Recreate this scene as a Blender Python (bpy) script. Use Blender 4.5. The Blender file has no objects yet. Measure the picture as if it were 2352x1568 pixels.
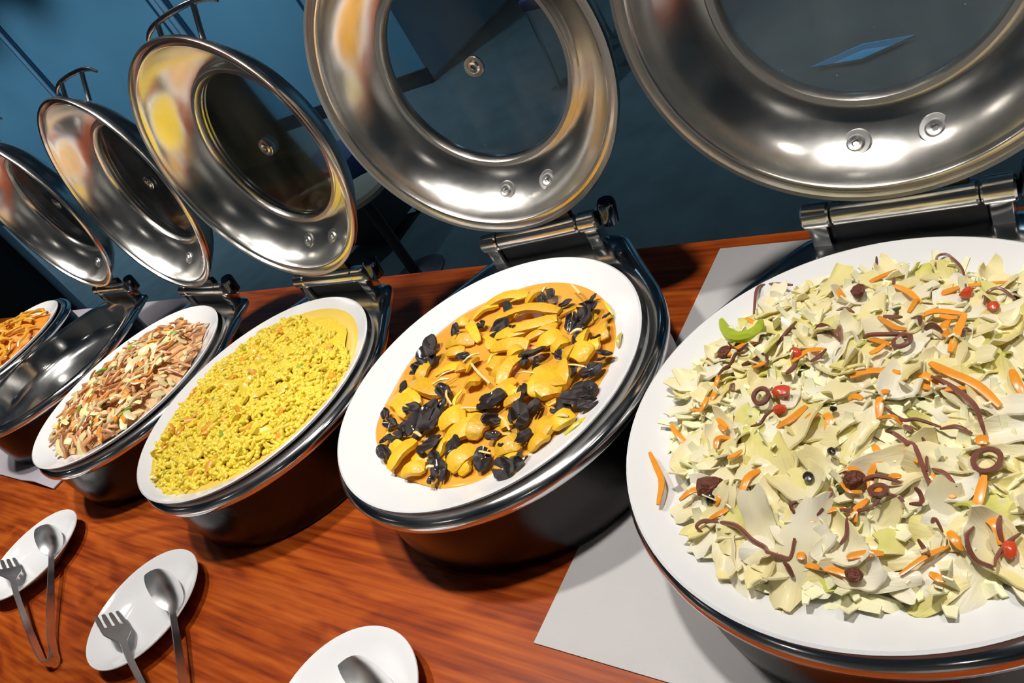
import bpy, bmesh, math, random
from mathutils import Vector, Matrix
random.seed(11)
S = bpy.context.scene
COL = S.collection
PI = math.pi

# ------------------------------------------------------------------ camera
CAM_Z = 0.6113
cam = bpy.data.cameras.new('camera'); camo = bpy.data.objects.new('camera', cam); COL.objects.link(camo)
cam.sensor_width = 36.0; cam.lens = 36.0 * 1817.0 / 2352.0; cam.clip_start = 0.02; cam.clip_end = 60
r_ = Vector((0.75984959, 0.44852247, -0.47096572)); u_ = Vector((0.01838223, 0.70929549, 0.70483328)); f_ = Vector((-0.65018743, 0.54422468, -0.53047274))
camo.matrix_world = Matrix(((r_.x, u_.x, -f_.x, 0), (r_.y, u_.y, -f_.y, 0), (r_.z, u_.z, -f_.z, CAM_Z), (0, 0, 0, 1)))
S.camera = camo

# ------------------------------------------------------------------ world, exposure
w = bpy.data.worlds.new('world'); S.world = w; w.use_nodes = True
w.node_tree.nodes['Background'].inputs[0].default_value = (0.25, 0.5, 0.8, 1)
w.node_tree.nodes['Background'].inputs[1].default_value = 0.02
vs = S.view_settings; vs.view_transform = 'Standard'; vs.look = 'None'; vs.gamma = 1.0; vs.exposure = 0.0; vs.use_curve_mapping = False

# ------------------------------------------------------------------ lamps over the table, plus added wall and fill lamps: (x, y), watts, colour
FLOOR_Z, CEIL_Z = -0.75, 2.05
TABLE_LAMPS = [((-2.86, 0.46), 112), ((-1.98, 0.44), 112), ((-1.10, 0.42), 108), ((-0.22, 0.40), 112), ((0.66, 0.40), 85)]
WALL_FILL_LAMPS = [((-4.4 - 1.25 * k, 3.1), 165) for k in range(8)] + [((-2.2, 3.4), 90), ((-0.4, 3.4), 90), ((-2.4, 7.8), 190), ((-0.2, 7.8), 190), ((1.9, 6.2), 150)]  # added and unseen, to brighten the blue walls
FRONT_FILL_LAMPS = [((-4.2, -2.0), 260), ((-1.6, -2.0), 260), ((0.9, -2.0), 260)]  # added fill, unseen, for the front room and the lid reflections
LINEAR_W = 26.0

# ------------------------------------------------------------------ helpers
def new_mat(name):
    m = bpy.data.materials.new(name); m.use_nodes = True
    nt = m.node_tree; b = nt.nodes['Principled BSDF']
    return m, nt, b
def N(nt, t, **kw):
    n = nt.nodes.new(t)
    for k, v in kw.items():
        if k.startswith('i_'): n.inputs[k[2:].replace('_', ' ')].default_value = v
        else: setattr(n, k, v)
    return n
def pmat(name, col, rough=0.5, metal=0.0, var=0.0, scale=30.0, bump=0.0, bscale=60.0, coat=0.0, rvar=0.0, emit=0.0, stretch=(1, 1, 1), sub=0.0, rnd=0.0):
    """Principled material whose colour varies by noise (var), roughness by noise (rvar) and per object (rnd)."""
    m, nt, b = new_mat(name); L = nt.links.new
    b.inputs['Base Color'].default_value = (*col, 1); b.inputs['Roughness'].default_value = rough; b.inputs['Metallic'].default_value = metal
    b.inputs['Coat Weight'].default_value = coat; b.inputs['Coat Roughness'].default_value = 0.12
    if emit: b.inputs['Emission Color'].default_value = (*col, 1); b.inputs['Emission Strength'].default_value = emit
    if sub:
        b.inputs['Subsurface Weight'].default_value = sub; b.inputs['Subsurface Radius'].default_value = (0.01, 0.006, 0.003); b.inputs['Subsurface Scale'].default_value = 0.4
    tc = N(nt, 'ShaderNodeTexCoord'); mp = N(nt, 'ShaderNodeMapping'); mp.inputs['Scale'].default_value = stretch
    L(tc.outputs['Object'], mp.inputs[0])
    if var or rvar:
        no = N(nt, 'ShaderNodeTexNoise', i_Scale=scale, i_Detail=5.0); L(mp.outputs[0], no.inputs['Vector'])
    if var or rnd:
        lo = tuple(c * (1 - var - rnd * 0.5) for c in col); hi = tuple(min(1, c * (1 + var + rnd * 0.5)) for c in col)
        mx = N(nt, 'ShaderNodeMix', data_type='RGBA'); mx.inputs['A'].default_value = (*lo, 1); mx.inputs['B'].default_value = (*hi, 1)
        if rnd:
            oi = N(nt, 'ShaderNodeObjectInfo'); ma = N(nt, 'ShaderNodeMath', operation='ADD')
            L(oi.outputs['Random'], ma.inputs[0]); ma.inputs[1].default_value = 0.0
            if var: L(no.outputs['Fac'], ma.inputs[1])
            mh = N(nt, 'ShaderNodeMath', operation='MULTIPLY'); mh.inputs[1].default_value = 0.5 if var else 1.0
            L(ma.outputs[0], mh.inputs[0]); L(mh.outputs[0], mx.inputs['Factor'])
        else: L(no.outputs['Fac'], mx.inputs['Factor'])
        L(mx.outputs['Result'], b.inputs['Base Color'])
    if rvar:
        mr = N(nt, 'ShaderNodeMapRange'); mr.inputs['To Min'].default_value = max(0.01, rough - rvar); mr.inputs['To Max'].default_value = rough + rvar
        mr.inputs['From Min'].default_value = 0.3; mr.inputs['From Max'].default_value = 0.7
        L(no.outputs['Fac'], mr.inputs['Value']); L(mr.outputs[0], b.inputs['Roughness'])
    if bump:
        nb = N(nt, 'ShaderNodeTexNoise', i_Scale=bscale, i_Detail=4.0); L(mp.outputs[0], nb.inputs['Vector'])
        bu = N(nt, 'ShaderNodeBump'); bu.inputs['Strength'].default_value = bump; bu.inputs['Distance'].default_value = 0.004
        L(nb.outputs['Fac'], bu.inputs['Height']); L(bu.outputs[0], b.inputs['Normal'])
    return m

def ramp(nt, stops):
    r = N(nt, 'ShaderNodeValToRGB'); e = r.color_ramp.elements
    e[0].position, e[0].color = stops[0][0], (*stops[0][1], 1); e[1].position, e[1].color = stops[-1][0], (*stops[-1][1], 1)
    for p, c in stops[1:-1]:
        n = e.new(p); n.color = (*c, 1)
    return r

def mk_wood():
    m, nt, b = new_mat('orange_wood'); L = nt.links.new
    tc = N(nt, 'ShaderNodeTexCoord'); mp = N(nt, 'ShaderNodeMapping'); mp.inputs['Scale'].default_value = (1.0, 4.0, 4.0)
    L(tc.outputs['Object'], mp.inputs[0])
    n1 = N(nt, 'ShaderNodeTexNoise', i_Scale=2.0, i_Detail=3.0, i_Distortion=1.2); L(mp.outputs[0], n1.inputs['Vector'])
    ad = N(nt, 'ShaderNodeVectorMath', operation='MULTIPLY_ADD'); ad.inputs[1].default_value = (0.55, 0.9, 0.5)
    L(n1.outputs['Color'], ad.inputs[0]); L(mp.outputs[0], ad.inputs[2])
    wv = N(nt, 'ShaderNodeTexWave', bands_direction='Y', i_Scale=1.5, i_Distortion=6.0, i_Detail=4.0); wv.inputs['Detail Scale'].default_value = 1.4
    L(ad.outputs[0], wv.inputs['Vector'])
    mp2 = N(nt, 'ShaderNodeMapping'); mp2.inputs['Scale'].default_value = (6, 150, 60); L(tc.outputs['Object'], mp2.inputs[0])
    n2 = N(nt, 'ShaderNodeTexNoise', i_Scale=1.0, i_Detail=6.0); L(mp2.outputs[0], n2.inputs['Vector'])
    n3 = N(nt, 'ShaderNodeTexNoise', i_Scale=1.6, i_Detail=2.0); L(tc.outputs['Object'], n3.inputs['Vector'])
    s1 = N(nt, 'ShaderNodeMath', operation='MULTIPLY_ADD'); s1.inputs[1].default_value = 0.22; L(wv.outputs['Fac'], s1.inputs[0])
    s2 = N(nt, 'ShaderNodeMath', operation='MULTIPLY'); s2.inputs[1].default_value = 0.90; L(n2.outputs['Fac'], s2.inputs[0]); L(s2.outputs[0], s1.inputs[2])
    s3 = N(nt, 'ShaderNodeMath', operation='MULTIPLY_ADD'); s3.inputs[1].default_value = 0.35; L(n3.outputs['Fac'], s3.inputs[0]); L(s1.outputs[0], s3.inputs[2])
    rp = ramp(nt, [(0.40, (0.10, 0.011, 0.002)), (0.60, (0.24, 0.036, 0.004)), (0.76, (0.33, 0.058, 0.006)), (0.97, (0.44, 0.095, 0.011))])
    L(s3.outputs[0], rp.inputs[0]); L(rp.outputs[0], b.inputs['Base Color'])
    b.inputs['Roughness'].default_value = 0.38; b.inputs['Specular IOR Level'].default_value = 0.22
    bu = N(nt, 'ShaderNodeBump'); bu.inputs['Strength'].default_value = 0.08; bu.inputs['Distance'].default_value = 0.002
    L(n2.outputs['Fac'], bu.inputs['Height']); L(bu.outputs[0], b.inputs['Normal'])
    return m

def mk_steel(name, col, rough, rvar, scale, streak=(1, 1, 1), wob=0.03):
    m, nt, b = new_mat(name); L = nt.links.new
    b.inputs['Metallic'].default_value = 1.0; b.inputs['Base Color'].default_value = (*col, 1)
    tc = N(nt, 'ShaderNodeTexCoord'); mp = N(nt, 'ShaderNodeMapping'); mp.inputs['Scale'].default_value = streak; L(tc.outputs['Object'], mp.inputs[0])
    no = N(nt, 'ShaderNodeTexNoise', i_Scale=scale, i_Detail=6.0); L(mp.outputs[0], no.inputs['Vector'])
    mr = N(nt, 'ShaderNodeMapRange'); mr.inputs['From Min'].default_value = 0.35; mr.inputs['From Max'].default_value = 0.7
    mr.inputs['To Min'].default_value = max(0.02, rough - rvar); mr.inputs['To Max'].default_value = rough + rvar
    L(no.outputs['Fac'], mr.inputs['Value']); L(mr.outputs[0], b.inputs['Roughness'])
    n2 = N(nt, 'ShaderNodeTexNoise', i_Scale=22.0, i_Detail=3.0); L(tc.outputs['Object'], n2.inputs['Vector'])
    bu = N(nt, 'ShaderNodeBump'); bu.inputs['Strength'].default_value = wob; bu.inputs['Distance'].default_value = 0.01
    L(n2.outputs['Fac'], bu.inputs['Height']); L(bu.outputs[0], b.inputs['Normal'])
    return m

def mk_glass(name='smudged_glass', haze=0.012):
    m = bpy.data.materials.new(name); m.use_nodes = True; nt = m.node_tree; nt.nodes.clear(); L = nt.links.new
    out = N(nt, 'ShaderNodeOutputMaterial'); tr = N(nt, 'ShaderNodeBsdfTransparent'); tr.inputs[0].default_value = (0.86, 0.92, 0.94, 1)
    gl = N(nt, 'ShaderNodeBsdfGlossy'); gl.inputs['Roughness'].default_value = 0.03
    di = N(nt, 'ShaderNodeBsdfDiffuse'); di.inputs[0].default_value = (0.62, 0.70, 0.75, 1)
    fr = N(nt, 'ShaderNodeFresnel'); fr.inputs[0].default_value = 1.22
    tc = N(nt, 'ShaderNodeTexCoord'); mp = N(nt, 'ShaderNodeMapping'); mp.inputs['Scale'].default_value = (14, 3.5, 8); mp.inputs['Rotation'].default_value = (0, 0, 0.35); L(tc.outputs['Object'], mp.inputs[0])
    n1 = N(nt, 'ShaderNodeTexNoise', i_Scale=1.3, i_Detail=7.0, i_Roughness=0.65); L(mp.outputs[0], n1.inputs['Vector'])
    mr = N(nt, 'ShaderNodeMapRange'); mr.inputs['From Min'].default_value = 0.45; mr.inputs['From Max'].default_value = 0.85; mr.inputs['To Min'].default_value = haze; mr.inputs['To Max'].default_value = haze + 0.11; L(n1.outputs['Fac'], mr.inputs['Value'])
    vo = N(nt, 'ShaderNodeTexVoronoi', i_Scale=55.0); L(tc.outputs['Object'], vo.inputs['Vector'])
    lt = N(nt, 'ShaderNodeMath', operation='LESS_THAN'); lt.inputs[1].default_value = 0.045; L(vo.outputs['Distance'], lt.inputs[0])
    ml = N(nt, 'ShaderNodeMath', operation='MULTIPLY_ADD'); ml.inputs[1].default_value = 0.25; L(lt.outputs[0], ml.inputs[0]); L(mr.outputs[0], ml.inputs[2])
    m1 = N(nt, 'ShaderNodeMixShader'); L(fr.outputs[0], m1.inputs[0]); L(tr.outputs[0], m1.inputs[1]); L(gl.outputs[0], m1.inputs[2])
    m2 = N(nt, 'ShaderNodeMixShader'); L(ml.outputs[0], m2.inputs[0]); L(m1.outputs[0], m2.inputs[1]); L(di.outputs[0], m2.inputs[2])
    L(m2.outputs[0], out.inputs[0])
    return m

def mk_leaf(name, stops, trans=0.3, rough=0.35):
    """Leaf: colour runs from the white rib to the greener edge, shifted for each object."""
    m, nt, b = new_mat(name); L = nt.links.new
    tc = N(nt, 'ShaderNodeTexCoord'); oi = N(nt, 'ShaderNodeObjectInfo')
    sp = N(nt, 'ShaderNodeSeparateXYZ'); L(tc.outputs['Generated'], sp.inputs[0])
    no = N(nt, 'ShaderNodeTexNoise', i_Scale=70.0, i_Detail=4.0); L(tc.outputs['Object'], no.inputs['Vector'])
    a = N(nt, 'ShaderNodeMath', operation='MULTIPLY_ADD'); a.inputs[1].default_value = 0.42; L(sp.outputs[0], a.inputs[0])
    c = N(nt, 'ShaderNodeMath', operation='MULTIPLY_ADD'); c.inputs[1].default_value = 0.62; c.inputs[2].default_value = -0.20; L(oi.outputs['Random'], c.inputs[0]); L(c.outputs[0], a.inputs[2])
    d = N(nt, 'ShaderNodeMath', operation='MULTIPLY_ADD'); d.inputs[1].default_value = 0.35; L(no.outputs['Fac'], d.inputs[0]); L(a.outputs[0], d.inputs[2])
    rp = ramp(nt, stops); L(d.outputs[0], rp.inputs[0]); L(rp.outputs[0], b.inputs['Base Color'])
    b.inputs['Roughness'].default_value = rough; b.inputs['Coat Weight'].default_value = 0.15; b.inputs['Coat Roughness'].default_value = 0.2
    mp = N(nt, 'ShaderNodeMapping'); mp.inputs['Scale'].default_value = (60, 400, 100); L(tc.outputs['Object'], mp.inputs[0])
    nb = N(nt, 'ShaderNodeTexNoise', i_Scale=1.0, i_Detail=3.0); L(mp.outputs[0], nb.inputs['Vector'])
    bu = N(nt, 'ShaderNodeBump'); bu.inputs['Strength'].default_value = 0.35; bu.inputs['Distance'].default_value = 0.002; L(nb.outputs['Fac'], bu.inputs['Height']); L(bu.outputs[0], b.inputs['Normal'])
    tl = N(nt, 'ShaderNodeBsdfTranslucent'); L(rp.outputs[0], tl.inputs[0])
    mx = N(nt, 'ShaderNodeMixShader'); mx.inputs[0].default_value = trans
    out = nt.nodes['Material Output']; L(b.outputs[0], mx.inputs[1]); L(tl.outputs[0], mx.inputs[2]); L(mx.outputs[0], out.inputs[0])
    return m

MT = {}
MT['wood'] = mk_wood()
MT['dark_wood'] = pmat('dark_wood', (0.09, 0.02, 0.006), 0.4, var=0.3, scale=8, stretch=(1, 8, 8))
MT['steel'] = mk_steel('polished_steel', (0.80, 0.80, 0.79), 0.17, 0.06, 12.0)
MT['lid_steel'] = mk_steel('worn_lid_steel', (0.88, 0.86, 0.82), 0.23, 0.03, 26.0, (1, 1, 1), 0.03)
MT['dark_steel'] = mk_steel('dark_steel', (0.10, 0.13, 0.18), 0.16, 0.06, 10.0)
MT['dark_gloss'] = mk_steel('dark_gloss_metal', (0.045, 0.042, 0.042), 0.26, 0.05, 10.0)
MT['tong_steel'] = mk_steel('brushed_steel', (0.86, 0.86, 0.86), 0.33, 0.05, 30.0)
MT['black'] = pmat('black_plastic', (0.012, 0.014, 0.018), 0.35, var=0.2)
MT['glass'] = mk_glass()
MT['hazy_glass'] = mk_glass('hazy_glass', 0.11)
MT['china'] = pmat('white_porcelain', (0.76, 0.76, 0.77), 0.12, var=0.015, scale=12, coat=0.3)
MT['board'] = pmat('grey_laminate', (0.50, 0.485, 0.485), 0.45, var=0.05, scale=25, bump=0.05, bscale=300)
MT['board2'] = pmat('lavender_grey_laminate', (0.42, 0.39, 0.44), 0.45, var=0.06, scale=18, bump=0.05, bscale=300)
MT['wall'] = pmat('teal_blue_paint', (0.095, 0.235, 0.33), 0.6, var=0.10, scale=2.2, bump=0.03, bscale=200)
MT['wall_dark'] = pmat('dark_slate_paint', (0.045, 0.095, 0.135), 0.6, var=0.2, scale=2.0)
MT['wall_trim'] = pmat('dark_blue_metal_trim', (0.015, 0.045, 0.085), 0.25, var=0.1)
MT['wall_strip'] = pmat('grey_blue_metal_strip', (0.16, 0.28, 0.38), 0.25, var=0.1)
MT['carpet'] = pmat('dark_teal_carpet', (0.034, 0.062, 0.074), 0.95, var=0.45, scale=7, bump=0.6, bscale=220)
MT['ceiling'] = pmat('blue_lit_ceiling', (0.13, 0.21, 0.30), 0.8, var=0.06, scale=3)  # cool blue light put into the ceiling colour, for the steel to reflect
MT['wall_hall'] = pmat('light_grey_paint', (0.62, 0.60, 0.57), 0.7, var=0.06, scale=2.0)
MT['lamp'] = pmat('warm_lamp_lens', (1.0, 0.93, 0.84), 0.4, emit=30.0)
MT['lamp_cool'] = pmat('added_cool_lens', (0.50, 0.80, 1.0), 0.4, emit=9.0)
MT['lamp_ring'] = pmat('white_lamp_trim', (0.7, 0.7, 0.7), 0.4, var=0.02)
MT['lettuce'] = mk_leaf('iceberg_lettuce', [(0.0, (0.96, 0.93, 0.82)), (0.34, (0.95, 0.89, 0.66)), (0.60, (0.94, 0.84, 0.46)), (0.84, (0.90, 0.82, 0.32)), (1.0, (0.74, 0.74, 0.18))], 0.25, 0.5)
MT['lettuce_fine'] = pmat('fine_lettuce', (0.93, 0.86, 0.56), 0.5, var=0.16, scale=45, bump=0.3, bscale=120)
MT['lettuce_bed'] = pmat('lettuce_bed', (0.92, 0.82, 0.46), 0.5, var=0.25, scale=55, bump=0.8, bscale=70)
MT['celery'] = mk_leaf('green_celery', [(0.0, (0.72, 0.76, 0.20)), (0.5, (0.60, 0.70, 0.06)), (1.0, (0.50, 0.62, 0.04))])
MT['carrot'] = pmat('carrot', (0.86, 0.30, 0.025), 0.3, var=0.15, scale=120, rnd=0.3, coat=0.3)
MT['onion'] = pmat('purple_brown_onion', (0.19, 0.065, 0.045), 0.35, var=0.35, scale=90, rnd=0.5, coat=0.3)
MT['raisin'] = pmat('raisin', (0.13, 0.030, 0.012), 0.4, var=0.4, scale=150, bump=1.0, bscale=260)
MT['olive'] = pmat('black_olive', (0.020, 0.014, 0.010), 0.25, var=0.3)
MT['pepper'] = pmat('red_pepper', (0.62, 0.07, 0.025), 0.25, var=0.2, coat=0.4)
MT['sauce'] = pmat('amber_sauce', (0.78, 0.36, 0.045), 0.16, var=0.22, scale=16, coat=0.6, bump=0.15, bscale=40)
MT['pumpkin'] = pmat('pumpkin', (0.88, 0.43, 0.014), 0.45, var=0.18, scale=60, rnd=0.5, coat=0.12, bump=0.35, bscale=160)
MT['fungus'] = pmat('black_fungus', (0.016, 0.010, 0.010), 0.26, var=0.5, scale=40, rnd=0.6, coat=0.30, bump=0.35, bscale=70)
MT['ginger'] = pmat('pale_ginger', (0.82, 0.64, 0.28), 0.3, var=0.12, coat=0.3)
MT['leek'] = pmat('yellow_green_leek', (0.62, 0.55, 0.06), 0.3, var=0.2, rnd=0.4, coat=0.3)
MT['rice'] = pmat('yellow_rice', (0.98, 0.68, 0.060), 0.4, var=0.22, scale=38, coat=0.15)
MT['rice_bed'] = pmat('rice_bed', (0.96, 0.62, 0.045), 0.45, var=0.2, scale=60, bump=0.7, bscale=110)
MT['egg'] = pmat('egg_curd', (0.92, 0.65, 0.06), 0.35, var=0.15, scale=60, rnd=0.2, coat=0.25, bump=0.3, bscale=120)
MT['egg_film'] = pmat('egg_film', (0.84, 0.60, 0.10), 0.3, var=0.08, scale=20, coat=0.3)
MT['carrot_bit'] = pmat('soft_carrot', (0.86, 0.36, 0.03), 0.35, var=0.15, rnd=0.3)
MT['scallion'] = pmat('green_scallion', (0.24, 0.42, 0.03), 0.3, var=0.2, rnd=0.4, coat=0.3)
MT['meat'] = pmat('braised_meat_strip', (0.64, 0.30, 0.13), 0.35, var=0.3, scale=90, rnd=0.6, coat=0.35)
MT['cabbage'] = pmat('braised_cabbage', (0.90, 0.66, 0.34), 0.3, var=0.2, scale=70, rnd=0.35, coat=0.35)
MT['stirfry_bed'] = pmat('stirfry_bed', (0.72, 0.42, 0.18), 0.45, var=0.4, scale=90, bump=0.9, bscale=120)
MT['pasta'] = pmat('orange_pasta', (0.94, 0.40, 0.035), 0.3, var=0.18, scale=70, rnd=0.35, coat=0.4)
MT['pasta_bed'] = pmat('pasta_bed', (0.80, 0.27, 0.02), 0.45, var=0.3, scale=80, bump=0.7, bscale=100)
MT['stool'] = pmat('beige_vinyl', (0.36, 0.35, 0.28), 0.5, var=0.08)
MT['navy'] = pmat('navy_fabric', (0.012, 0.035, 0.12), 0.8, var=0.2, scale=60, bump=0.3, bscale=400)
MT['cyan'] = pmat('cyan_glint', (0.03, 0.36, 0.62), 0.3, var=0.1)  # reflected cyan streak put into a plain colour

def link(o, parent=None):
    COL.objects.link(o)
    if parent is not None: o.parent = parent
    return o
def mesh(name, vf, smooth=True):
    v, f = vf; me = bpy.data.meshes.new(name); me.from_pydata([tuple(p) for p in v], [], f); me.validate()
    bm = bmesh.new(); bm.from_mesh(me); bmesh.ops.recalc_face_normals(bm, faces=bm.faces); bm.to_mesh(me); bm.free()
    if smooth:
        for p in me.polygons: p.use_smooth = True
        try: me.set_sharp_from_angle(angle=math.radians(42))
        except Exception: pass
    return me
def obj(name, vf, mat, parent=None, smooth=True, loc=None, rot=None):
    me = vf if isinstance(vf, bpy.types.Mesh) else mesh(name, vf, smooth)
    if not me.materials: me.materials.append(MT[mat])
    o = bpy.data.objects.new(name, me); link(o, parent)
    if loc is not None: o.location = loc
    if rot is not None: o.rotation_euler = rot
    return o
def tag(o, label, cat, group=None, kind=None):
    o['label'] = label; o['category'] = cat
    if group: o['group'] = group
    if kind: o['kind'] = kind
    return o
def struct(o): o['kind'] = 'structure'; return o
def empty(name, loc=(0, 0, 0), rz=0.0):
    o = bpy.data.objects.new(name, None); o.empty_display_size = 0.05; link(o); o.location = loc; o.rotation_euler = (0, 0, rz); return o
def join(*vfs):
    V, F = [], []
    for v, f in vfs:
        n = len(V); V += [tuple(p) for p in v]; F += [tuple(i + n for i in q) for q in f]
    return V, F
def xf(vf, M): return [tuple(M @ Vector(p)) for p in vf[0]], vf[1]
def box(x0, x1, y0, y1, z0, z1, bev=0.0):
    bm = bmesh.new(); bmesh.ops.create_cube(bm, size=1.0)
    for v in bm.verts: v.co = Vector(((x0 + x1) / 2 + v.co.x * (x1 - x0), (y0 + y1) / 2 + v.co.y * (y1 - y0), (z0 + z1) / 2 + v.co.z * (z1 - z0)))
    if bev > 0: bmesh.ops.bevel(bm, geom=list(bm.edges), offset=bev, segments=2, profile=0.6, affect='EDGES')
    bm.verts.index_update(); r = ([tuple(v.co) for v in bm.verts], [tuple(v.index for v in f.verts) for f in bm.faces]); bm.free(); return r
def lathe(prof, n=96, rf=None, closed=False):
    """Profile (r, z) turned about z; rf(angle, r) may push the radius out."""
    V, F, idx = [], [], []
    for (r, z) in prof:
        if r < 1e-6: idx.append([len(V)]); V.append((0, 0, z)); continue
        row = []
        for k in range(n):
            a = 2 * PI * k / n; q = r if rf is None else rf(a, r); row.append(len(V)); V.append((q * math.cos(a), q * math.sin(a), z))
        idx.append(row)
    m = len(idx)
    for i in range(m if closed else m - 1):
        A, B = idx[i], idx[(i + 1) % m]
        for k in range(n):
            k2 = (k + 1) % n
            if len(A) == 1 and len(B) == 1: break
            if len(A) == 1: F.append((A[0], B[k], B[k2]))
            elif len(B) == 1: F.append((A[k], B[0], A[k2]))
            else: F.append((A[k], B[k], B[k2], A[k2]))
    return V, F
def cat(P, t):
    """Catmull-Rom through points P, t in 0..1."""
    P = [Vector(p) for p in P]; n = len(P) - 1; s = min(t * n, n - 1e-6); i = int(s); u = s - i
    p1, p2 = P[i], P[i + 1]; p0 = P[i - 1] if i > 0 else p1 * 2 - p2; p3 = P[i + 2] if i + 2 <= n else p2 * 2 - p1
    return 0.5 * ((2 * p1) + (p2 - p0) * u + (2 * p0 - 5 * p1 + 4 * p2 - p3) * u * u + (3 * p1 - p0 - 3 * p2 + p3) * u ** 3)
def tube(P, rad, n=8, segs=12, flat=1.0, taper=0.0, up=(0, 0, 1), smoothpath=True, cap=True, sq=1.0):
    """Tube along P; cross-section rad wide, rad*flat along up; ends taper."""
    pts = [cat(P, i / segs) for i in range(segs + 1)] if smoothpath else [Vector(p) for p in P]
    m = len(pts); V, F = [], []
    for i, p in enumerate(pts):
        d = (pts[min(i + 1, m - 1)] - pts[max(i - 1, 0)]).normalized(); U = Vector(up); s = d.cross(U)
        if s.length < 1e-4: s = d.cross(Vector((1, 0, 0)))
        s.normalize(); U = s.cross(d).normalized(); t = i / (m - 1)
        r = rad(t) if callable(rad) else rad
        if taper: r *= (1 - taper * (abs(2 * t - 1)) ** 3)
        for k in range(n):
            a = 2 * PI * (k + 0.5) / n; ca, sa = math.cos(a), math.sin(a)
            V.append(p + s * (r * math.copysign(abs(ca) ** sq, ca)) + U * (r * flat * math.copysign(abs(sa) ** sq, sa)))
    for i in range(m - 1):
        for k in range(n):
            k2 = (k + 1) % n; F.append((i * n + k, (i + 1) * n + k, (i + 1) * n + k2, i * n + k2))
    if cap: F.append(tuple(range(n))); F.append(tuple((m - 1) * n + k for k in range(n - 1, -1, -1)))
    return V, F
def sheet(nx, ny, fn, th):
    """Closed thin shell over a nx x ny grid; fn(u, v) -> point, th = thickness."""
    G = [[Vector(fn(i / (nx - 1), j / (ny - 1))) for j in range(ny)] for i in range(nx)]
    V, F = [], []
    for s in (0.5, -0.5):
        for i in range(nx):
            for j in range(ny):
                a = G[min(i + 1, nx - 1)][j] - G[max(i - 1, 0)][j]; b = G[i][min(j + 1, ny - 1)] - G[i][max(j - 1, 0)]
                n = a.cross(b); n = n.normalized() if n.length > 1e-9 else Vector((0, 0, 1)); V.append(G[i][j] + n * th * s)
    o = nx * ny; q = lambda i, j: i * ny + j
    for i in range(nx - 1):
        for j in range(ny - 1):
            F.append((q(i, j), q(i + 1, j), q(i + 1, j + 1), q(i, j + 1))); F.append((o + q(i, j), o + q(i, j + 1), o + q(i + 1, j + 1), o + q(i + 1, j)))
    ring = [q(i, 0) for i in range(nx)] + [q(nx - 1, j) for j in range(1, ny)] + [q(i, ny - 1) for i in range(nx - 2, -1, -1)] + [q(0, j) for j in range(ny - 2, 0, -1)]
    for k in range(len(ring)):
        a, b = ring[k], ring[(k + 1) % len(ring)]; F.append((a, a + o, b + o, b))
    return V, F
def blob(r, n=8, m=5, jit=0.25, sq=(1, 1, 1), seed=0):
    R = random.Random(seed); prof = []
    V, F = lathe([(0, -r)] + [(r * math.sin(PI * i / m), -r * math.cos(PI * i / m)) for i in range(1, m)] + [(0, r)], n)
    ph = [R.uniform(0, 6.28) for _ in range(6)]; W = []
    for (x, y, z) in V:
        s = 1 + jit * (math.sin(3 * x / r + ph[0]) * math.cos(2.5 * y / r + ph[1]) + 0.6 * math.sin(4 * z / r + ph[2] + 2 * x / r)) + jit * 0.3 * R.uniform(-1, 1)
        W.append((x * s * sq[0], y * s * sq[1], z * s * sq[2]))
    return W, F

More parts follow.
